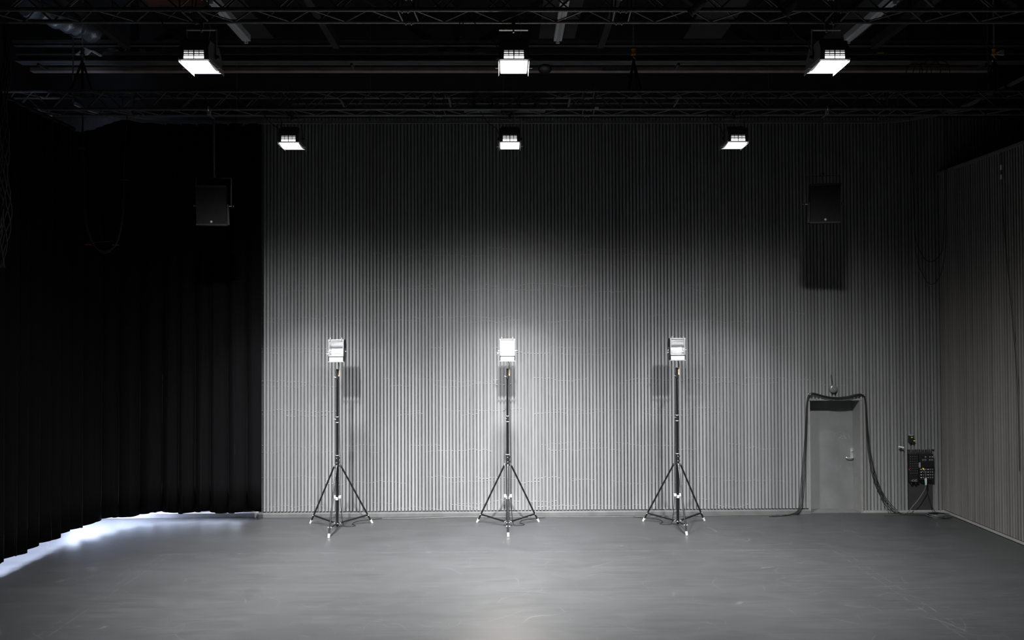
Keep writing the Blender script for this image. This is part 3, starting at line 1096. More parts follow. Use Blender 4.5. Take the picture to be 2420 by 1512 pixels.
# small spotlights clamped to the nearer truss
def small_spot(px, py, label, rot):
    p = P(px, py, 8.22)
    o = thing('small_spotlight', label, 'spotlight', (p.x, 8.22, TZF), group='small spotlights on the top truss')
    mt = Matrix.Translation((0, -0.06, -0.02)) @ Matrix.Rotation(rot, 4, 'Y') @ Matrix.Rotation(0.5, 4, 'X')
    c = MB()
    c.lathe([(0.0, 0.08), (0.03, 0.08), (0.045, 0.05), (0.045, -0.08), (0.05, -0.085), (0.05, -0.10), (0.04, -0.10), (0.0, -0.09)], (0, 0, 0), mt.to_3x3() @ Vector((0, 0, 1)), 16)
    ob = c.build('can', M['black_steel'], o)
    ob.location = (0, -0.07, 0.0)
    MB().bar((0, -0.07, 0.02), (0, -0.03, 0.03), 0.02, 0.02).build('yoke', M['black_steel'], o)
    MB().ring((0, 0, 0), (1, 0, 0), 0.032, 0.008, 16, 6).build('clamp', M['black_steel'], o)
    return o


small_spot(1643, 25, 'small black spotlight clamped on the top truss, left of the other', 0.9)
small_spot(1862, 35, 'small black spotlight clamped on the top truss, next to the nearer right floodlight', 0.6)

# coils of cable stored in the farther truss and hanging loops on the trusses
for k, (px, lab) in enumerate(((1140, 'loose cable coil lying in the farther truss, left of the other coil'), (1245, 'loose cable coil lying in the farther truss, right of the middle floodlights'))):
    p = P(px, 225, 11.97)
    o = thing('cable_coil', lab, 'cable coil', (p.x, 11.97, TZB + 0.12), group='cable coils in the truss')
    m = MB()
    for r in range(4):
        m.ring((random.uniform(-0.02, 0.02), 0, r * 0.014), (0.03 * r, 0.02, 1), 0.26 + 0.02 * r, 0.007, 28, 6, (1, 0.5))
    m.build('loops', M['rubber'], o)
    MB().box(-0.02, 0.02, -0.15, -0.10, -0.01, 0.06).build('tie', M['black_plastic'], o)
    MB().box(-0.3, 0.3, -0.16, 0.16, -0.10, -0.09).build('tray', M['black_steel'], o)
p = P(1092, 52, 8.5)
tag(MB().tube(smooth_path([p + Vector((-0.02, 0, 0.02)), p + Vector((-0.045, 0, -0.10)), p + Vector((-0.03, 0, -0.16)), p + Vector((0.0, 0, -0.165)), p + Vector((0.01, 0, -0.10)), p + Vector((0.012, 0, 0.02))], 6), 0.006, 6).build('cable_loop', M['rubber']),
    'short cable loop hanging from the top truss left of the middle floodlight', 'cable')
p = P(2190, 160, 12.9)
o = thing('cable_coil', 'black cable coil hanging high up between the right floodlight and right chain', 'cable coil', p)
m = MB()
for r in range(4):
    m.ring((-0.22 + r * 0.14, 0, -0.06 - 0.03 * (r % 2)), (0.2, 1, 0.1 * r), 0.13 + 0.02 * r, 0.007, 24, 6, (1, 1.1))
m.build('loops', M['rubber'], o)
MB().bar((-0.3, 0, 0.05), (0.4, 0, 0.05), 0.02, 0.03).build('hanger', M['black_steel'], o)
p = P(1410, 250.5, 11.77)
tag(MB().box(p.x - 0.033, p.x + 0.033, 11.768, 11.774, TZB - 0.014, TZB + 0.02).build('chord_tag', M['white_plastic']), 'small white tag on the farther truss chord', 'tag')
p = P(2080, 126, 12.9)
tag(MB().box(p.x - 0.055, p.x + 0.055, 12.876, 12.886, p.z - 0.012, p.z + 0.012).build('sticker', M['yellow']), 'small yellow sticker on the roof steel right of the floodlight', 'sticker')


# ------------------------------------------------------------------ loudspeakers
def speaker(px, py, yaw, label):
    Y = 12.02
    p = P(px, py, Y)
    o = thing('loudspeaker', label, 'loudspeaker', (p.x, Y, p.z), group='loudspeakers hung before the back wall')
    R = Matrix.Rotation(yaw, 4, 'Z') @ Matrix.Rotation(0.10, 4, 'X')
    W, H, D = 0.237, 0.32, 0.34
    m = MB()
    front = [(-W, 0), (W, 0), (W * 0.72, D), (-W * 0.72, D)]
    vs = [R @ Vector((x, y - 0.17, z)) for z in (-H, H) for x, y in front]
    m.add(vs, [(3, 2, 1, 0), (4, 5, 6, 7), (0, 1, 5, 4), (1, 2, 6, 5), (2, 3, 7, 6), (3, 0, 4, 7)])
    m.build('cabinet', M['cabinet'], o, 0.008)
    MB().box(-W + 0.006, W - 0.006, -0.186, -0.168, -H + 0.03, H - 0.035, R).build('grille', M['grille'], o, 0.004)
    for z0, z1 in ((-H, -H + 0.03), (H - 0.035, H)):
        MB().box(-W, W, -0.188, -0.165, z0, z1, R).build('grille_edge', M['cabinet_trim'], o, 0.003)
    bp = R @ Vector((0, -0.186, -H + 0.06))
    MB().lathe([(0.0, 0.0), (0.018, 0.0), (0.018, 0.004), (0.0, 0.006)], bp, R.to_3x3() @ Vector((0, -1, 0)), 16).build('badge', M['steel'], o)
    sd = 1 if yaw > 0 else -1
    MB().box(sd * W, sd * (W + 0.022), -0.16, -0.10, -H + 0.012, 0.02, R).build('side_handle', M['cabinet_trim'], o, 0.003)
    y = MB()
    top = 0.455
    for sx in (-1, 1):
        a = R @ Vector((sx * (W + 0.035), -0.02, 0.0))
        y.bar(a, (a.x, a.y, top), 0.006, 0.035, (0, 1, 0))
    a, c = R @ Vector((-W - 0.035, -0.02, 0)), R @ Vector((W + 0.035, -0.02, 0))
    y.bar((a.x, a.y, top), (c.x, c.y, top), 0.035, 0.006)
    y.build('yoke', M['black_steel'], o)
    for sx in (-1, 1):
        a, c = R @ Vector((sx * (W - 0.01), -0.02, 0)), R @ Vector((sx * (W + 0.075), -0.02, 0))
        MB().cyl(a, c, 0.009, n=8).build('tilt_knob', M['steel'], o)
        MB().lathe([(0, 0), (0.02, 0), (0.022, 0.014), (0, 0.02)], R @ Vector((sx * (W + 0.05), -0.02, 0)), (sx, 0, 0), 10).build('tilt_knob', M['black_plastic'], o)
    yy = t2[0] - Y
    tz = TZB - p.z
    pole = MB().cyl((0, -0.02, top), (0, -0.02, tz - 0.1), 0.019, n=12)
    pole.bar((0, -0.02, tz - 0.1), (0, yy, tz - 0.07), 0.04, 0.02)
    pole.build('drop_pole', M['black_steel'], o)
    MB().lathe([(0, 0), (0.03, 0), (0.03, 0.05), (0, 0.05)], (0, -0.02, top + 0.0), (0, 0, 1), 12).build('collar', M['black_steel'], o)
    k = MB().ring((0, yy, tz), (1, 0, 0), 0.034, 0.010, 16, 6)
    k.box(-0.025, 0.025, yy - 0.02, yy + 0.02, tz - 0.09, tz - 0.03)
    k.build('clamp', M['steel'], o)


speaker(506, 487, 0.11, 'black loudspeaker hung against the dark curtain')
speaker(1943, 482, -0.11, 'black loudspeaker hung before the slatted wall above the door')


# ------------------------------------------------------------------ tripod stands and their lamps
ST_Y = 13.37
def tripod():
    o = thing('tripod_stand', '', 'stand', group='tripod lamp stands')
    R = 0.63
    hub, low = 1.125, 0.085
    MB().cyl((0, 0, 0.03), (0, 0, hub + 0.05), 0.0245, n=16).build('base_column', M['stand_tube'], o)
    MB().cyl((0, 0, hub), (0, 0, 1.95), 0.0215, n=16).build('middle_column', M['stand_tube'], o)
    MB().cyl((0, 0, 1.9), (0, 0, 2.69), 0.0185, n=16).build('upper_column', M['stand_tube'], o)
    # lower collar with knobs
    c = MB().lathe([(0.0, 0), (0.034, 0), (0.034, 0.02), (0.029, 0.025), (0.029, 0.06), (0.034, 0.065), (0.034, 0.10), (0.028, 0.105), (0.028, 0.155), (0.033, 0.16), (0.033, 0.175), (0.0, 0.175)], (0, 0, hub), (0, 0, 1), 16).build('lock_collar', M['black_plastic'], o)
    for z in (0.045, 0.125):
        MB().cyl((0, -0.025, hub + z), (0, -0.055, hub + z), 0.008, n=8).build('bolt', M['chrome'], c)
        MB().lathe([(0, 0), (0.017, 0), (0.019, 0.012), (0, 0.02)], (0.028, -0.01, hub + z), (1, -0.4, 0), 10).build('lock_knob', M['black_plastic'], c)
    MB().ring((0, 0, hub + 0.17), (0, 0, 1), 0.031, 0.006, 16, 6).build('chrome_ring', M['chrome'], c)
    c = MB().lathe([(0.0, 0), (0.026, 0), (0.026, 0.1), (0.0, 0.1)], (0, 0, 1.885), (0, 0, 1), 16).build('lock_collar', M['black_plastic'], o)
    for z in (0.0, 0.1):
        MB().ring((0, 0, 1.885 + z), (0, 0, 1), 0.027, 0.007, 16, 6).build('chrome_ring', M['chrome'], c)
    MB().tube([(-0.02, -0.015, 1.94), (-0.05, -0.03, 1.95)], 0.007, 8).build('lock_knob', M['chrome'], c)
    # top spigot
    c = MB().cyl((0, 0, 2.655), (0, 0, 2.845), 0.019, n=14).build('spigot', M['black_plastic'], o)
    MB().lathe([(0.0, 0), (0.025, 0), (0.026, 0.03), (0.022, 0.05), (0.022, 0.07), (0.0, 0.07)], (0, 0, 2.655), (0, 0, 1), 14).build('spigot_collar', M['black_plastic'], c)
    MB().box(0.022, 0.045, -0.02, -0.012, 2.715, 2.825).build('name_plate', M['label'], c, label='small orange label plate')
    MB().tube([(-0.02, -0.01, 2.69), (-0.055, -0.02, 2.705)], 0.007, 8).build('lock_knob', M['chrome'], c)
    # leg hub and low ring
    m = MB().lathe([(0.0, 0), (0.04, 0), (0.045, 0.01), (0.04, 0.03), (0.0, 0.03)], (0, 0, hub - 0.03), (0, 0, 1), 16)
    m.build('leg_hub', M['black_plastic'], o)
    m = MB().lathe([(0.0, 0), (0.034, 0), (0.036, 0.03), (0.0, 0.03)], (0, 0, low - 0.02), (0, 0, 1), 16)
    m.build('brace_hub', M['black_plastic'], o)
    for k in range(3):
        a = -PI / 2 + k * 2 * PI / 3
        d = Vector((math.cos(a), math.sin(a), 0))
        top = d * 0.065 + Vector((0, 0, hub - 0.02))
        foot = d * R + Vector((0, 0, 0.045))
        lg = MB().cyl(top, foot, 0.0155, n=12).build('leg', M['stand_tube'], o)
        e = (foot - top).normalized()
        MB().cyl(foot - e * 0.015, foot + e * 0.052, 0.021, 0.019, n=12).build('foot_cap', M['white_plastic'], lg, label='white plastic foot cap')
        MB().box(-0.012, 0.012, -0.012, 0.012, -0.02, 0.02, Matrix.Translation(top)).build('hinge', M['chrome'], lg)
        t = 0.925
        jn = top.lerp(foot, t - 0.03) + Vector((0, 0, 0.0))
        side = Vector((-d.y, d.x, 0))
        br = MB().bar(d * 0.05 + Vector((0, 0, low)), jn, 0.026, 0.024)
        b_ = br.build('brace', M['stand_tube'], o)
        for q in (d * 0.052 + Vector((0, 0, low)), jn):
            MB().cyl(q - side * 0.034, q + side * 0.034, 0.010, n=8).build('bolt', M['chrome'], b_)
    # white clip
    m = MB().lathe([(0.0, 0), (0.034, 0), (0.034, 0.05), (0.0, 0.05)], (0, 0, 0.50), (0, 0, 1), 14)
    m.build('clip', M['white_plastic'], o, label='white plastic cable clip')
    for sx in (-1, 1):
        MB().box(min(sx * 0.03, sx * 0.07), max(sx * 0.03, sx * 0.07), -0.045, 0.02, 0.535, 0.575).build('clip_wing', M['white_plastic'], o)
    return o


def stand_lamp(lit):
    o = thing('stand_floodlight', '', 'floodlight', group='floodlights on the tripod stands')
    W = 0.135
    z0, z1 = 0.125, 0.53           # underside and top of the head above the spigot top
    d0, d1 = -0.085, 0.115           # front and back
    head = MB()
    # side cheeks
    chk = [(d0, z0 + 0.01), (d0, z1), (d1 - 0.08, z1), (d1, z1 - 0.1), (d1, z0 + 0.1), (d1 - 0.06, z0 + 0.01)]
    for sx in (-1, 1):
        head.prism_x(chk, sx * W - 0.004, sx * W + 0.004)
    # back shell
    shell = [(d0 + 0.01, z1 - 0.002), (d1 - 0.08, z1 - 0.004), (d1 - 0.004, z1 - 0.1), (d1 - 0.004, z0 + 0.1), (d1 - 0.06, z0 + 0.012), (d0 + 0.01, z0 + 0.012)]
    head.sheet_x(shell, -W, W, 0.004)
    head.build('housing', M['cabinet_trim'], o)
    # front frame round the opening
    fr = MB()
    fr.box(-W - 0.005, W + 0.005, d0 - 0.012, d0 + 0.006, z1 - 0.022, z1 + 0.002)
    for sx in (-1, 1):
        fr.box(min(sx * W, sx * (W - 0.016)), max(sx * W, sx * (W - 0.016)), d0 - 0.012, d0 + 0.006, z0 + 0.10, z1 - 0.02)
    fr.box(-W, W, d0 - 0.012, d0 + 0.006, z0 + 0.098, z0 + 0.112)
    fr.build('front_frame', M['housing'], o, 0.002)
    MB().box(-W + 0.012, W - 0.012, d0 - 0.010, d0 + 0.008, z0 + 0.016, z0 + 0.085).build('front_panel', M['white_paint'], o, 0.003)
    MB().box(-W, W, d0 - 0.008, d0 + 0.004, z0 + 0.085, z0 + 0.098).build('shadow_gap', M['black_plastic'], o)
    MB().box(-W - 0.006, W + 0.006, d0 - 0.016, d1 - 0.06, z0, z0 + 0.012).build('base_lip', M['housing'], o, 0.002)
    # curved reflector, hollow side to the front
    zr0, zr1 = z0 + 0.115, z1 - 0.035
    prof = []
    for k in range(15):
        a = -PI * 0.46 + k / 14 * PI * 0.92
        prof.append((d0 + 0.0 + 0.15 * math.cos(a) - 0.018, (zr0 + zr1) / 2 + (zr1 - zr0) / 2 * math.sin(a) / math.sin(PI * 0.46)))
    MB().sheet_x(list(reversed(prof)), -W + 0.012, W - 0.012, 0.002).build('reflector', M['lit_reflector'] if lit else M['reflector'], o,
                                                         label='warm white glowing reflector' if lit else 'polished curved metal reflector')
    ck = MB()
    for sx in (-1, 1):
        ck.prism_x([(p[0], p[1]) for p in prof] + [(d0, zr1), (d0, zr0)], sx * (W - 0.012) - 0.001, sx * (W - 0.012) + 0.001)
    ck.build('reflector_cheek', M['reflector'], o)
    MB().cyl((-W + 0.02, d0 + 0.035, zr0 + 0.05), (W - 0.02, d0 + 0.035, zr0 + 0.05), 0.007, n=8).build('lamp_tube', M['lit_reflector'] if lit else M['tube'], o)
    for sx in (-1, 1):
        MB().ring((sx * 0.10, d0 + 0.0, z1 + 0.012), (1, 0, 0), 0.016, 0.007, 14, 6).build('latch', M['housing'], o)
        MB().cyl((sx * (W - 0.01), -0.03, z0 + 0.19), (sx * (W + 0.03), -0.03, z0 + 0.19), 0.010, n=10).build('pivot_bolt', M['chrome'], o)
    yk = MB()
    for sx in (-1, 1):
        yk.bar((sx * (W + 0.014), -0.03, 0.0), (sx * (W + 0.014), -0.03, z0 + 0.25), 0.004, 0.03, (0, 1, 0))
    yk.box(-W - 0.016, W + 0.016, -0.045, -0.015, -0.003, 0.002)
    yk.build('yoke', M['dark_steel'], o)
    k = MB().tube([(-W - 0.015, -0.05, z0 + 0.15), (-W - 0.045, -0.055, z0 + 0.145)], 0.006, 8)
    k.tube([(-W - 0.042, -0.055, z0 + 0.168), (-W - 0.05, -0.055, z0 + 0.12)], 0.006, 8)
    k.build('tilt_handle', M['chrome'], o)
    if lit:
        ld = bpy.data.lights.new('tungsten_glow', 'AREA')
        ld.shape = 'RECTANGLE'
        ld.size, ld.size_y = 0.22, 0.2
        ld.energy = STAND_POWER
        ld.color = (1.0, 0.84, 0.72)
        ld.spread = math.radians(150)
        lo = bpy.data.objects.new('tungsten_glow', ld)
        lo.location = (0, d0 + 0.004, (zr0 + zr1) / 2)
        lo.rotation_euler = Vector((0, -1, -0.12)).to_track_quat('-Z', 'Y').to_euler()
        lo.parent = o
        COL.objects.link(lo)
    return o


st0 = tripod()
lamp_off = stand_lamp(False)
lamp_on = stand_lamp(True)
STX = [P(797, 1100, ST_Y).x, P(1200, 1100, ST_Y).x, P(1601, 1100, ST_Y).x]
st_lab = ['black tripod stand under the left unlit floodlight', 'black tripod stand under the glowing warm floodlight', 'black tripod stand under the right unlit floodlight']
stands = [st0, copy_tree(st0), copy_tree(st0)]
heads = [lamp_off, lamp_on, copy_tree(lamp_off)]
hd_lab = ['unlit silver floodlight on the left tripod stand', 'lit floodlight glowing warm white on the middle tripod stand', 'unlit silver floodlight on the right tripod stand']
for i in range(3):
    stands[i].location = (STX[i], ST_Y, 0)
    stands[i]['label'] = st_lab[i]
    heads[i].location = (STX[i], ST_Y, 2.845)
    heads[i]['label'] = hd_lab[i]
# leads of the stand lamps: down beside the column and on to the floor
side = ['left', 'middle', 'right']
for i in range(3):
    sx = 1 if i < 2 else -1
    q = Vector((STX[i], ST_Y, 0))
    pts = [(0.02, 0.0, 2.965), (0.035, -0.02, 2.915), (0.03 * 1, -0.03, 2.845), (0.033 * sx, -0.01, 2.65), (0.04 * sx, -0.005, 2.1), (0.046 * sx, 0, 1.6), (0.055 * sx, 0.0, 1.1), (0.05 * sx, 0.01, 0.6),
           (0.07 * sx, 0.03, 0.25), (0.10 * sx, 0.06, 0.03), (0.2 * sx, 0.05, 0.008), (0.30 * sx, 0.12, 0.008), (0.22 * sx, 0.25, 0.008), (0.3 * sx, 0.45, 0.008), (0.7 * sx, 0.62, 0.008)]
    tag(MB().tube(smooth_path([q + Vector(p) for p in pts], 7), 0.0065, 7).build('power_lead', M['rubber']),
        'black lead running down the %s tripod stand to the floor' % side[i], 'cable', 'power leads of the stand floodlights')
# long lead along the foot of the wall
pts = [(STX[0] + 0.7, 13.99, 0.008)]
x = STX[0] + 1.2
while x < DX0 - 0.7:
    pts.append((x, 14.02 + random.uniform(-0.05, 0.04), 0.008))
    x += 0.8
pts.append((DX0 - 0.6, 14.03, 0.008))
tag(MB().tube(smooth_path(pts, 6), 0.0065, 6).build('floor_cable', M['grey_rubber']), 'grey cable lying along the foot of the slatted wall', 'cable')


# ------------------------------------------------------------------ things about the door
bp = P(1971, 919, WALL - 0.06)
o = thing('alarm_bell', 'round grey bell with a bright screw above the door', 'bell', (bp.x, WALL, bp.z))
MB().lathe([(0.079, -0.012), (0.079, 0.0), (0.075, 0.010), (0.062, 0.020), (0.035, 0.026), (0.0, 0.028)], (0, -0.04, 0), (0, -1, 0), 28).build('gong', M['bell'], o)
MB().cyl((0, 0, 0), (0, -0.05, 0), 0.03, n=12).build('mount', M['dark_steel'], o)
MB().lathe([(0, 0), (0.008, 0), (0.006, 0.006), (0, 0.007)], (0.004, -0.067, 0), (0, -1, 0), 10).build('screw', M['chrome'], o)
MB().tube(smooth_path([(-0.016, -0.01, 0.08), (-0.012, -0.015, 0.12), (-0.02, -0.012, 0.17), (-0.025, -0.008, 0.22), (-0.025, 0.006, 0.28)], 5), 0.006, 7).build('conduit', M['rubber'], o)
for px, py, lab in ((1911, 931, 'small hook at the left top corner of the door'), (2039, 932, 'small bright hook at the right top corner of the door')):
    p = P(px, py, WALL)
    h = thing('cable_hook', lab, 'hook', (p.x, WALL, p.z), group='cable hooks beside the door')
    MB().tube(smooth_path([(0, 0, 0), (0, -0.05, -0.015), (0, -0.075, -0.01), (0, -0.08, 0.02)], 5), 0.006, 7).build('hook', M['chrome'], h)
    MB().lathe([(0, 0), (0.014, 0), (0.012, 0.005), (0, 0.006)], (0, 0.0, 0), (0, -1, 0), 12).build('hook_plate', M['steel'], h)

# bundle of four cables draped over the door
o = thing('cable_bundle', 'bundle of black cables draped over the door head and down both sides', 'cables', (0, 0, 0))
for k in range(4):
    jx = (k - 1.5)
    w = WALL - 0.03 - 0.012 * (k % 2)
    pts = []
    for px, py, sp in ((1893, 1190, 1.8), (1898, 1130, 1.8), (1903, 1060, 1.2), (1906, 990, 0.8), (1908, 950, 0.6), (1913, 934, 0.4),
                       (1925, 931, 0.5), (1948, 937, 0.8), (1975, 941, 0.9), (2003, 939, 0.9), (2024, 934, 0.5), (2040, 933, 0.3), (2046, 955, 0.6), (2049, 1010, 0.9), (2055, 1070, 1.3),
                       (2068, 1130, 1.8), (2086, 1172, 2.0)):
        q = P(px + jx * sp * 1.6, py + jx * (1.6 if 1912 < px < 2040 else 0), w)
        pts.append(q)
    a = pts[0]
    left = [Vector((a.x - 0.62 + 0.03 * jx, WALL - 0.22 + 0.03 * jx, 0.008)), Vector((a.x - 0.33 + 0.02 * jx, WALL - 0.18 + 0.02 * jx, 0.012)), Vector((a.x - 0.10, WALL - 0.13, 0.06))]
    z = pts[-1]
    right = [Vector((z.x + 0.14 + 0.02 * jx, WALL - 0.10, 0.10)), Vector((z.x + 0.30, WALL - 0.14 + 0.02 * jx, 0.012)), Vector((z.x + 0.65, WALL - 0.21 + 0.025 * jx, 0.008)), Vector((z.x + 1.05, WALL - 0.26 + 0.025 * jx, 0.008)),
             Vector((8.18, WALL - 0.30 + 0.025 * jx, 0.008))]
    MB().tube(smooth_path(left + pts + right, 6), 0.0062, 8).build('cable', M['rubber'], o)

# socket box with yellow switches
p = P(2151, 1036, WALL)
o = thing('switch_box', 'small black switch box with two yellow buttons above the patch panels', 'switch box', (p.x, WALL, p.z))
MB().box(-0.045, 0.045, -0.055, -0.001, -0.075, 0.062).build('box', M['panel_face'], o, 0.004)
MB().box(-0.04, 0.02, -0.06, -0.002, 0.062, 0.078).build('lid', M['steel'], o)
for x_, z_ in ((0.0, 0.03), (0.045, -0.035)):
    MB().box(x_ - 0.014, x_ + 0.014, -0.065, -0.05, z_ - 0.008, z_ + 0.008).build('button', M['yellow'], o)
# chrome hold-back hook
p = P(2125, 1056, WALL)
o = thing('wall_bracket', 'small chrome bracket sticking out of the slats left of the patch panels', 'bracket', (p.x, WALL, p.z))
MB().cyl((0.02, 0, -0.01), (0.01, -0.07, 0.0), 0.012, n=10).build('arm', M['chrome'], o)
MB().tube([(-0.05, -0.075, 0.018), (0.045, -0.075, -0.002)], 0.014, 10).build('crossbar', M['white_paint'], o)
MB().lathe([(0, 0), (0.022, 0), (0.018, 0.008), (0, 0.01)], (0.02, 0, -0.01), (0, -1, 0), 12).build('base_plate', M['steel'], o)

# patch panels in a bay of the wall
rc = struct(MB().box(PX0, PX1, BOARD - 0.02, BOARD - 0.001, 0.04, PTOP + 0.02).build('trim_3', M['recess']))
p0, p1 = P(2149, 1073, WALL - 0.04), P(2171, 1139, WALL - 0.04)
o = thing('patch_bay', 'narrow black patch panel packed with small round sockets', 'patch panel', ((p0.x + p1.x) / 2, WALL, p1.z), group='patch panels beside the corner')
w, h = (p1.x - p0.x) / 2 - 0.003, p0.z - p1.z
MB().box(-w, w, -0.045, 0.028, 0, h).build('box', M['panel_face'], o, 0.003)
for r in range(8):
    for c in range(4):
        cx, cz = -w + 0.022 + c * (2 * w - 0.044) / 3, h - 0.055 - r * 0.045
        s_ = MB().lathe([(0, 0), (0.0125, 0), (0.0125, 0.006), (0.008, 0.006), (0.007, 0.003), (0, 0.003)], (cx, -0.045, cz), (0, -1, 0), 10).build('socket', M['black_plastic'], o)
        MB().box(cx - 0.008, cx - 0.002, -0.053, -0.045, cz + 0.006, cz + 0.013).build('marker', M['steel'], s_)
for c in range(2):
    MB().lathe([(0, 0), (0.02, 0), (0.02, 0.008), (0.012, 0.008), (0, 0.004)], (-0.045 + c * 0.09, -0.045, 0.10), (0, -1, 0), 12).build('round_socket', M['black_plastic'], o)
    MB().cyl((-0.04 + c * 0.08, -0.02, 0.0), (-0.04 + c * 0.08, -0.02, -0.04), 0.018, n=10).build('cable_gland', M['black_plastic'], o)
m = MB()
for c in range(6):
    m.box(-0.05 + c * 0.018, -0.04 + c * 0.018, -0.05, -0.045, 0.03 + 0.01 * (c % 3), 0.042 + 0.01 * (c % 3))
m.box(-0.055, 0.055, -0.05, -0.045, 0.018, 0.024)
m.build('marker_strip', M['steel'], o)
MB().box(-w - 0.006, -w, -0.04, -0.02, h * 0.42, h * 0.48).build('red_plug', M['red'], o)
p0, p1 = P(2172, 1073, WALL - 0.05), P(2206, 1134, WALL - 0.05)
o2 = thing('patch_bay', 'wide black patch panel with two columns of white-tipped connectors', 'patch panel', ((p0.x + p1.x) / 2, WALL, p1.z), group='patch panels beside the corner')
w, h = (p1.x - p0.x) / 2 - 0.002, p0.z - p1.z
MB().box(-w, w, -0.06, 0.028, 0, h).build('box', M['panel_face'], o2, 0.003)
MB().box(-w + 0.012, w - 0.004, -0.072, -0.06, h * 0.48, h * 0.70).build('cover_plate', M['black_plastic'], o2, 0.003)
MB().box(-w - 0.004, -w + 0.012, -0.07, -0.03, h * 0.49, h * 0.68).build('hinge', M['housing'], o2)
for half in (-1, 1):
    for r in range(4):
        cz = h * 0.42 - r * 0.052
        for c in range(3):
            cx = half * w * 0.5 + (-0.045 + c * 0.045)
            s_ = MB().box(cx - 0.016, cx + 0.016, -0.068, -0.06, cz - 0.018, cz + 0.018).build('connector', M['black_plastic'], o2, 0.003)
            if c == 0:
                MB().box(cx - 0.010, cx + 0.010, -0.074, -0.067, cz - 0.006, cz + 0.006).build('tip', M['white_plastic'], s_)
            else:
                MB().ring((cx, -0.069, cz), (0, 1, 0), 0.010, 0.0025, 12, 5).build('collar', M['steel'], s_)
    for c in range(2):
        cx = half * w * 0.5 + (0.0 + c * 0.045)
        MB().ring((cx, -0.061, h * 0.78), (0, 1, 0), 0.014, 0.003, 12, 5).build('round_socket', M['steel'], o2)
        MB().box(cx - 0.012, cx + 0.012, -0.066, -0.06, h * 0.88, h * 0.92).build('switch', M['steel'] if c else M['black_plastic'], o2)
    MB().cyl((half * w * 0.5, -0.02, 0), (half * w * 0.5, -0.02, -0.035), 0.02, n=10).build('cable_gland', M['black_plastic'], o2)
MB().box(w * 0.5 - 0.008, w * 0.5 + 0.004, -0.067, -0.06, h * 0.88, h * 0.92).build('indicator', M['yellow'], o2)
m = MB()
for k in range(18):
    xx = wx(2151) + k * 0.0245
    zt_ = PTOP + 0.0
    yy = WALL + 0.012
    m.tube(smooth_path([(xx, yy, zt_ + 0.01), (xx + random.uniform(-0.015, 0.015), yy - 0.012, zt_ - 0.04), (xx + random.uniform(-0.01, 0.01), yy, zt_ - 0.10)], 3), 0.004, 5)
tag(m.build('wire_tails', M['grey_rubber']), 'row of short grey wire ends between the slats and the patch panels', 'wires')

# leads plugged into the wide panel
pp = P(2184, 1112, WALL - 0.07)
Yc = WALL - 0.11
for k, (lab, dx, pts) in enumerate((
        ('grey lead plugged into the wide patch panel, curving down to the left', 0.0, [(2182, 1107), (2187, 1118), (2189, 1140), (2186, 1155), (2172, 1178), (2158, 1195)]),
        ('dark lead plugged into the wide patch panel, dropping to the coil', 0.0, [(2180, 1113), (2185, 1122), (2187, 1140), (2191, 1160), (2197, 1180), (2201, 1195)]))):
    q = [P(px, py, WALL - 0.075 - 0.01 * k) if i == 0 else P(px, py, Yc) for i, (px, py) in enumerate(pts)]
    if k == 0:
        q += [Vector((q[-1].x - 0.14, Yc - 0.03, 0.03)), Vector((q[-1].x - 0.33, Yc - 0.06, 0.008)), Vector((q[-1].x - 0.60, Yc - 0.07, 0.008))]
    else:
        q += [Vector((q[-1].x + 0.06, Yc - 0.05, 0.03)), Vector((8.15, WALL - 0.28, 0.03))]
    o = thing('patch_lead', lab, 'cable', q[0], group='leads in the wide patch panel')
    loc = [p - q[0] for p in q]
    MB().tube(smooth_path(loc, 6), 0.007, 7).build('lead', M['grey_rubber'] if k == 0 else M['rubber'], o)
    MB().cyl(loc[0] + Vector((-0.005, 0.012, 0.004)), loc[0] + Vector((0.012, -0.012, -0.02)), 0.013, n=10).build('plug', M['yellow'] if k == 0 else M['black_plastic'], o)
    a = smooth_path(loc, 6)
    MB().tube(a[9:15], 0.0105, 8).build('sleeve', M['white_plastic'] if k == 0 else M['green'], o)
o = thing('cable_coil', 'flat coil of cable on the floor in the right corner', 'cable coil', (8.12, WALL - 0.34, 0.0))
m = MB()
for r in range(5):
    m.ring((random.uniform(-0.02, 0.03), random.uniform(-0.02, 0.02), 0.009 + r * 0.013), (0.02 * (r % 3 - 1), 0.02, 1), 0.16 + 0.014 * (r % 3), 0.007, 32, 6, (0.8, 1.1))
m.build('loops', M['grey_rubber'], o)
MB().box(-0.19, -0.12, -0.015, 0.015, 0.0, 0.075).build('tie', M['black_plastic'], o)

# ------------------------------------------------------------------ hanging cable loops
o = thing('hanging_cable_loop', 'long loop of thin dark cables hanging in front of the curtain, left of the loudspeaker', 'cables')
for k in range(4):
    j = k - 1.5
    pts = [(196, 271), (195 + j, 330), (197 + j, 420), (199 + j * 1.5, 500), (212 + j * 1.5, 560), (228 + j, 586 + j), (246, 596 + j * 1.8), (264, 588 + j), (280 + j, 562), (290 + j * 1.2, 500), (291 + j, 420), (296, 340), (301, 271)]
    MB().tube(smooth_path([P(a, c, 11.95 - 0.01 * (k % 2)) for a, c in pts], 7), 0.0075, 6).build('cable', M['rubber'], o)
for px, py in ((192, 350), (294, 425), (209, 578), (273, 579)):
    q = P(px, py, 11.94)
    MB().box(q.x - 0.05, q.x + 0.05, 11.935, 11.945, q.z - 0.006, q.z + 0.006).build('tape', M['red'], o)
MB().tube([P(222, 573, 11.95), P(268, 570, 11.95)], 0.004, 6).build('tie_cord', M['grey_rubber'], o)

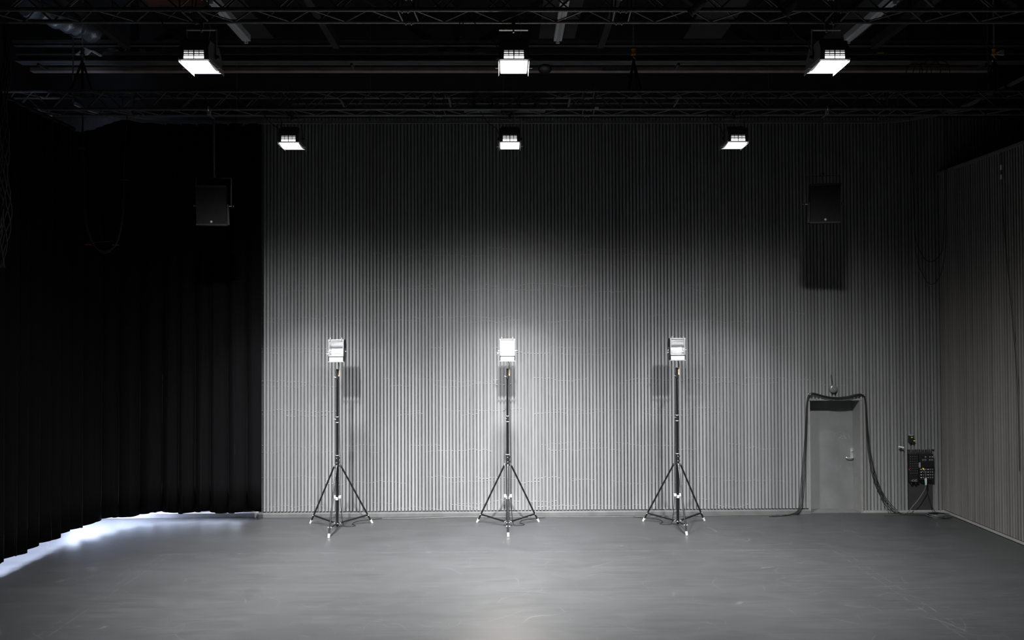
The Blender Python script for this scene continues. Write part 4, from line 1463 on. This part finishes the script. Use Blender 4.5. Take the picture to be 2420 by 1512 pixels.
o = thing('twisted_cable_drop', 'twisted bunch of cables hanging at the left edge before the curtain', 'cables')
zt_, zb_ = TZF - 0.03, P(8, 632, 8.54).z
BX = P(9, 450, 8.54).x
for k in range(7):
    pts = []
    for i in range(33):
        t = i / 32
        z = zt_ + (zb_ - zt_) * t
        r = 0.015 + 0.05 * abs(math.sin(t * PI * 4.5 + 0.4 * k)) * min(1, t * 3)
        ang = t * 9 + k * 2 * PI / 7 + 0.5 * math.sin(t * 8 + k)
        pts.append((BX + r * math.cos(ang) + 0.02 * math.sin(t * 11), 8.54 + r * math.sin(ang), z))
    MB().tube(pts, 0.007, 6).build('cable', M['rubber'], o)

for lab, Y, pts in (
        ('larger of two thin cable loops hanging near the right corner', 13.6, [(2150, 285), (2160, 470), (2163, 580), (2176, 640), (2200, 672), (2222, 650), (2234, 590), (2236, 500), (2237, 285)]),
        ('smaller of two thin cable loops hanging near the right corner', 13.7, [(2155, 285), (2162, 540), (2178, 600), (2198, 618), (2218, 605), (2230, 560), (2233, 285)])):
    q = [P(px, py, Y) for px, py in pts]
    q[0].z = q[-1].z = TRACKZ - 0.3
    q = [Vector((q[0].x, Y, CEIL))] + q + [Vector((q[-1].x, Y, CEIL))]
    tag(MB().tube(smooth_path(q, 8), 0.006, 6).build('hanging_cable', M['rubber']), lab, 'cable', 'cable loops near the right corner')
# cable with a bright tag down the right wall
q = [Vector((8.38, 12.35, LEDGE + 0.06)), Vector((8.37, 12.33, 6.2)), Vector((8.37, 12.28, 5.2)), Vector((8.37, 12.15, 4.0)), Vector((8.37, 12.02, 2.6)), Vector((8.37, 12.0, 1.2))]
o = thing('wall_cable', 'thin dark cable hanging down the right wall with two pale tags', 'cable')
MB().tube(smooth_path(q, 8), 0.005, 6).build('cable', M['rubber'], o)
for z in (6.24, 6.08):
    MB().box(8.355, 8.365, 12.31, 12.345, z - 0.05, z + 0.03).build('pale_tag', M['white_plastic'], o)
# loose leads and clamps on the gallery edge
for k, (ya, lab) in enumerate(((13.4, 'loose cable arching over the ledge near the corner'), (12.6, 'loose cable arching over the ledge farther from the corner'))):
    pts = [(8.5, ya, LEDGE + 0.01), (8.55, ya - 0.15, LEDGE + 0.2), (8.7, ya - 0.35, LEDGE + 0.35), (8.9, ya - 0.6, LEDGE + 0.38), (9.2, ya - 0.8, LEDGE + 0.25), (9.4, ya - 0.9, LEDGE + 0.01)]
    tag(MB().tube(smooth_path(pts, 6), 0.009, 6).build('ledge_cable', M['rubber']), lab, 'cable', 'cables on the ledge')
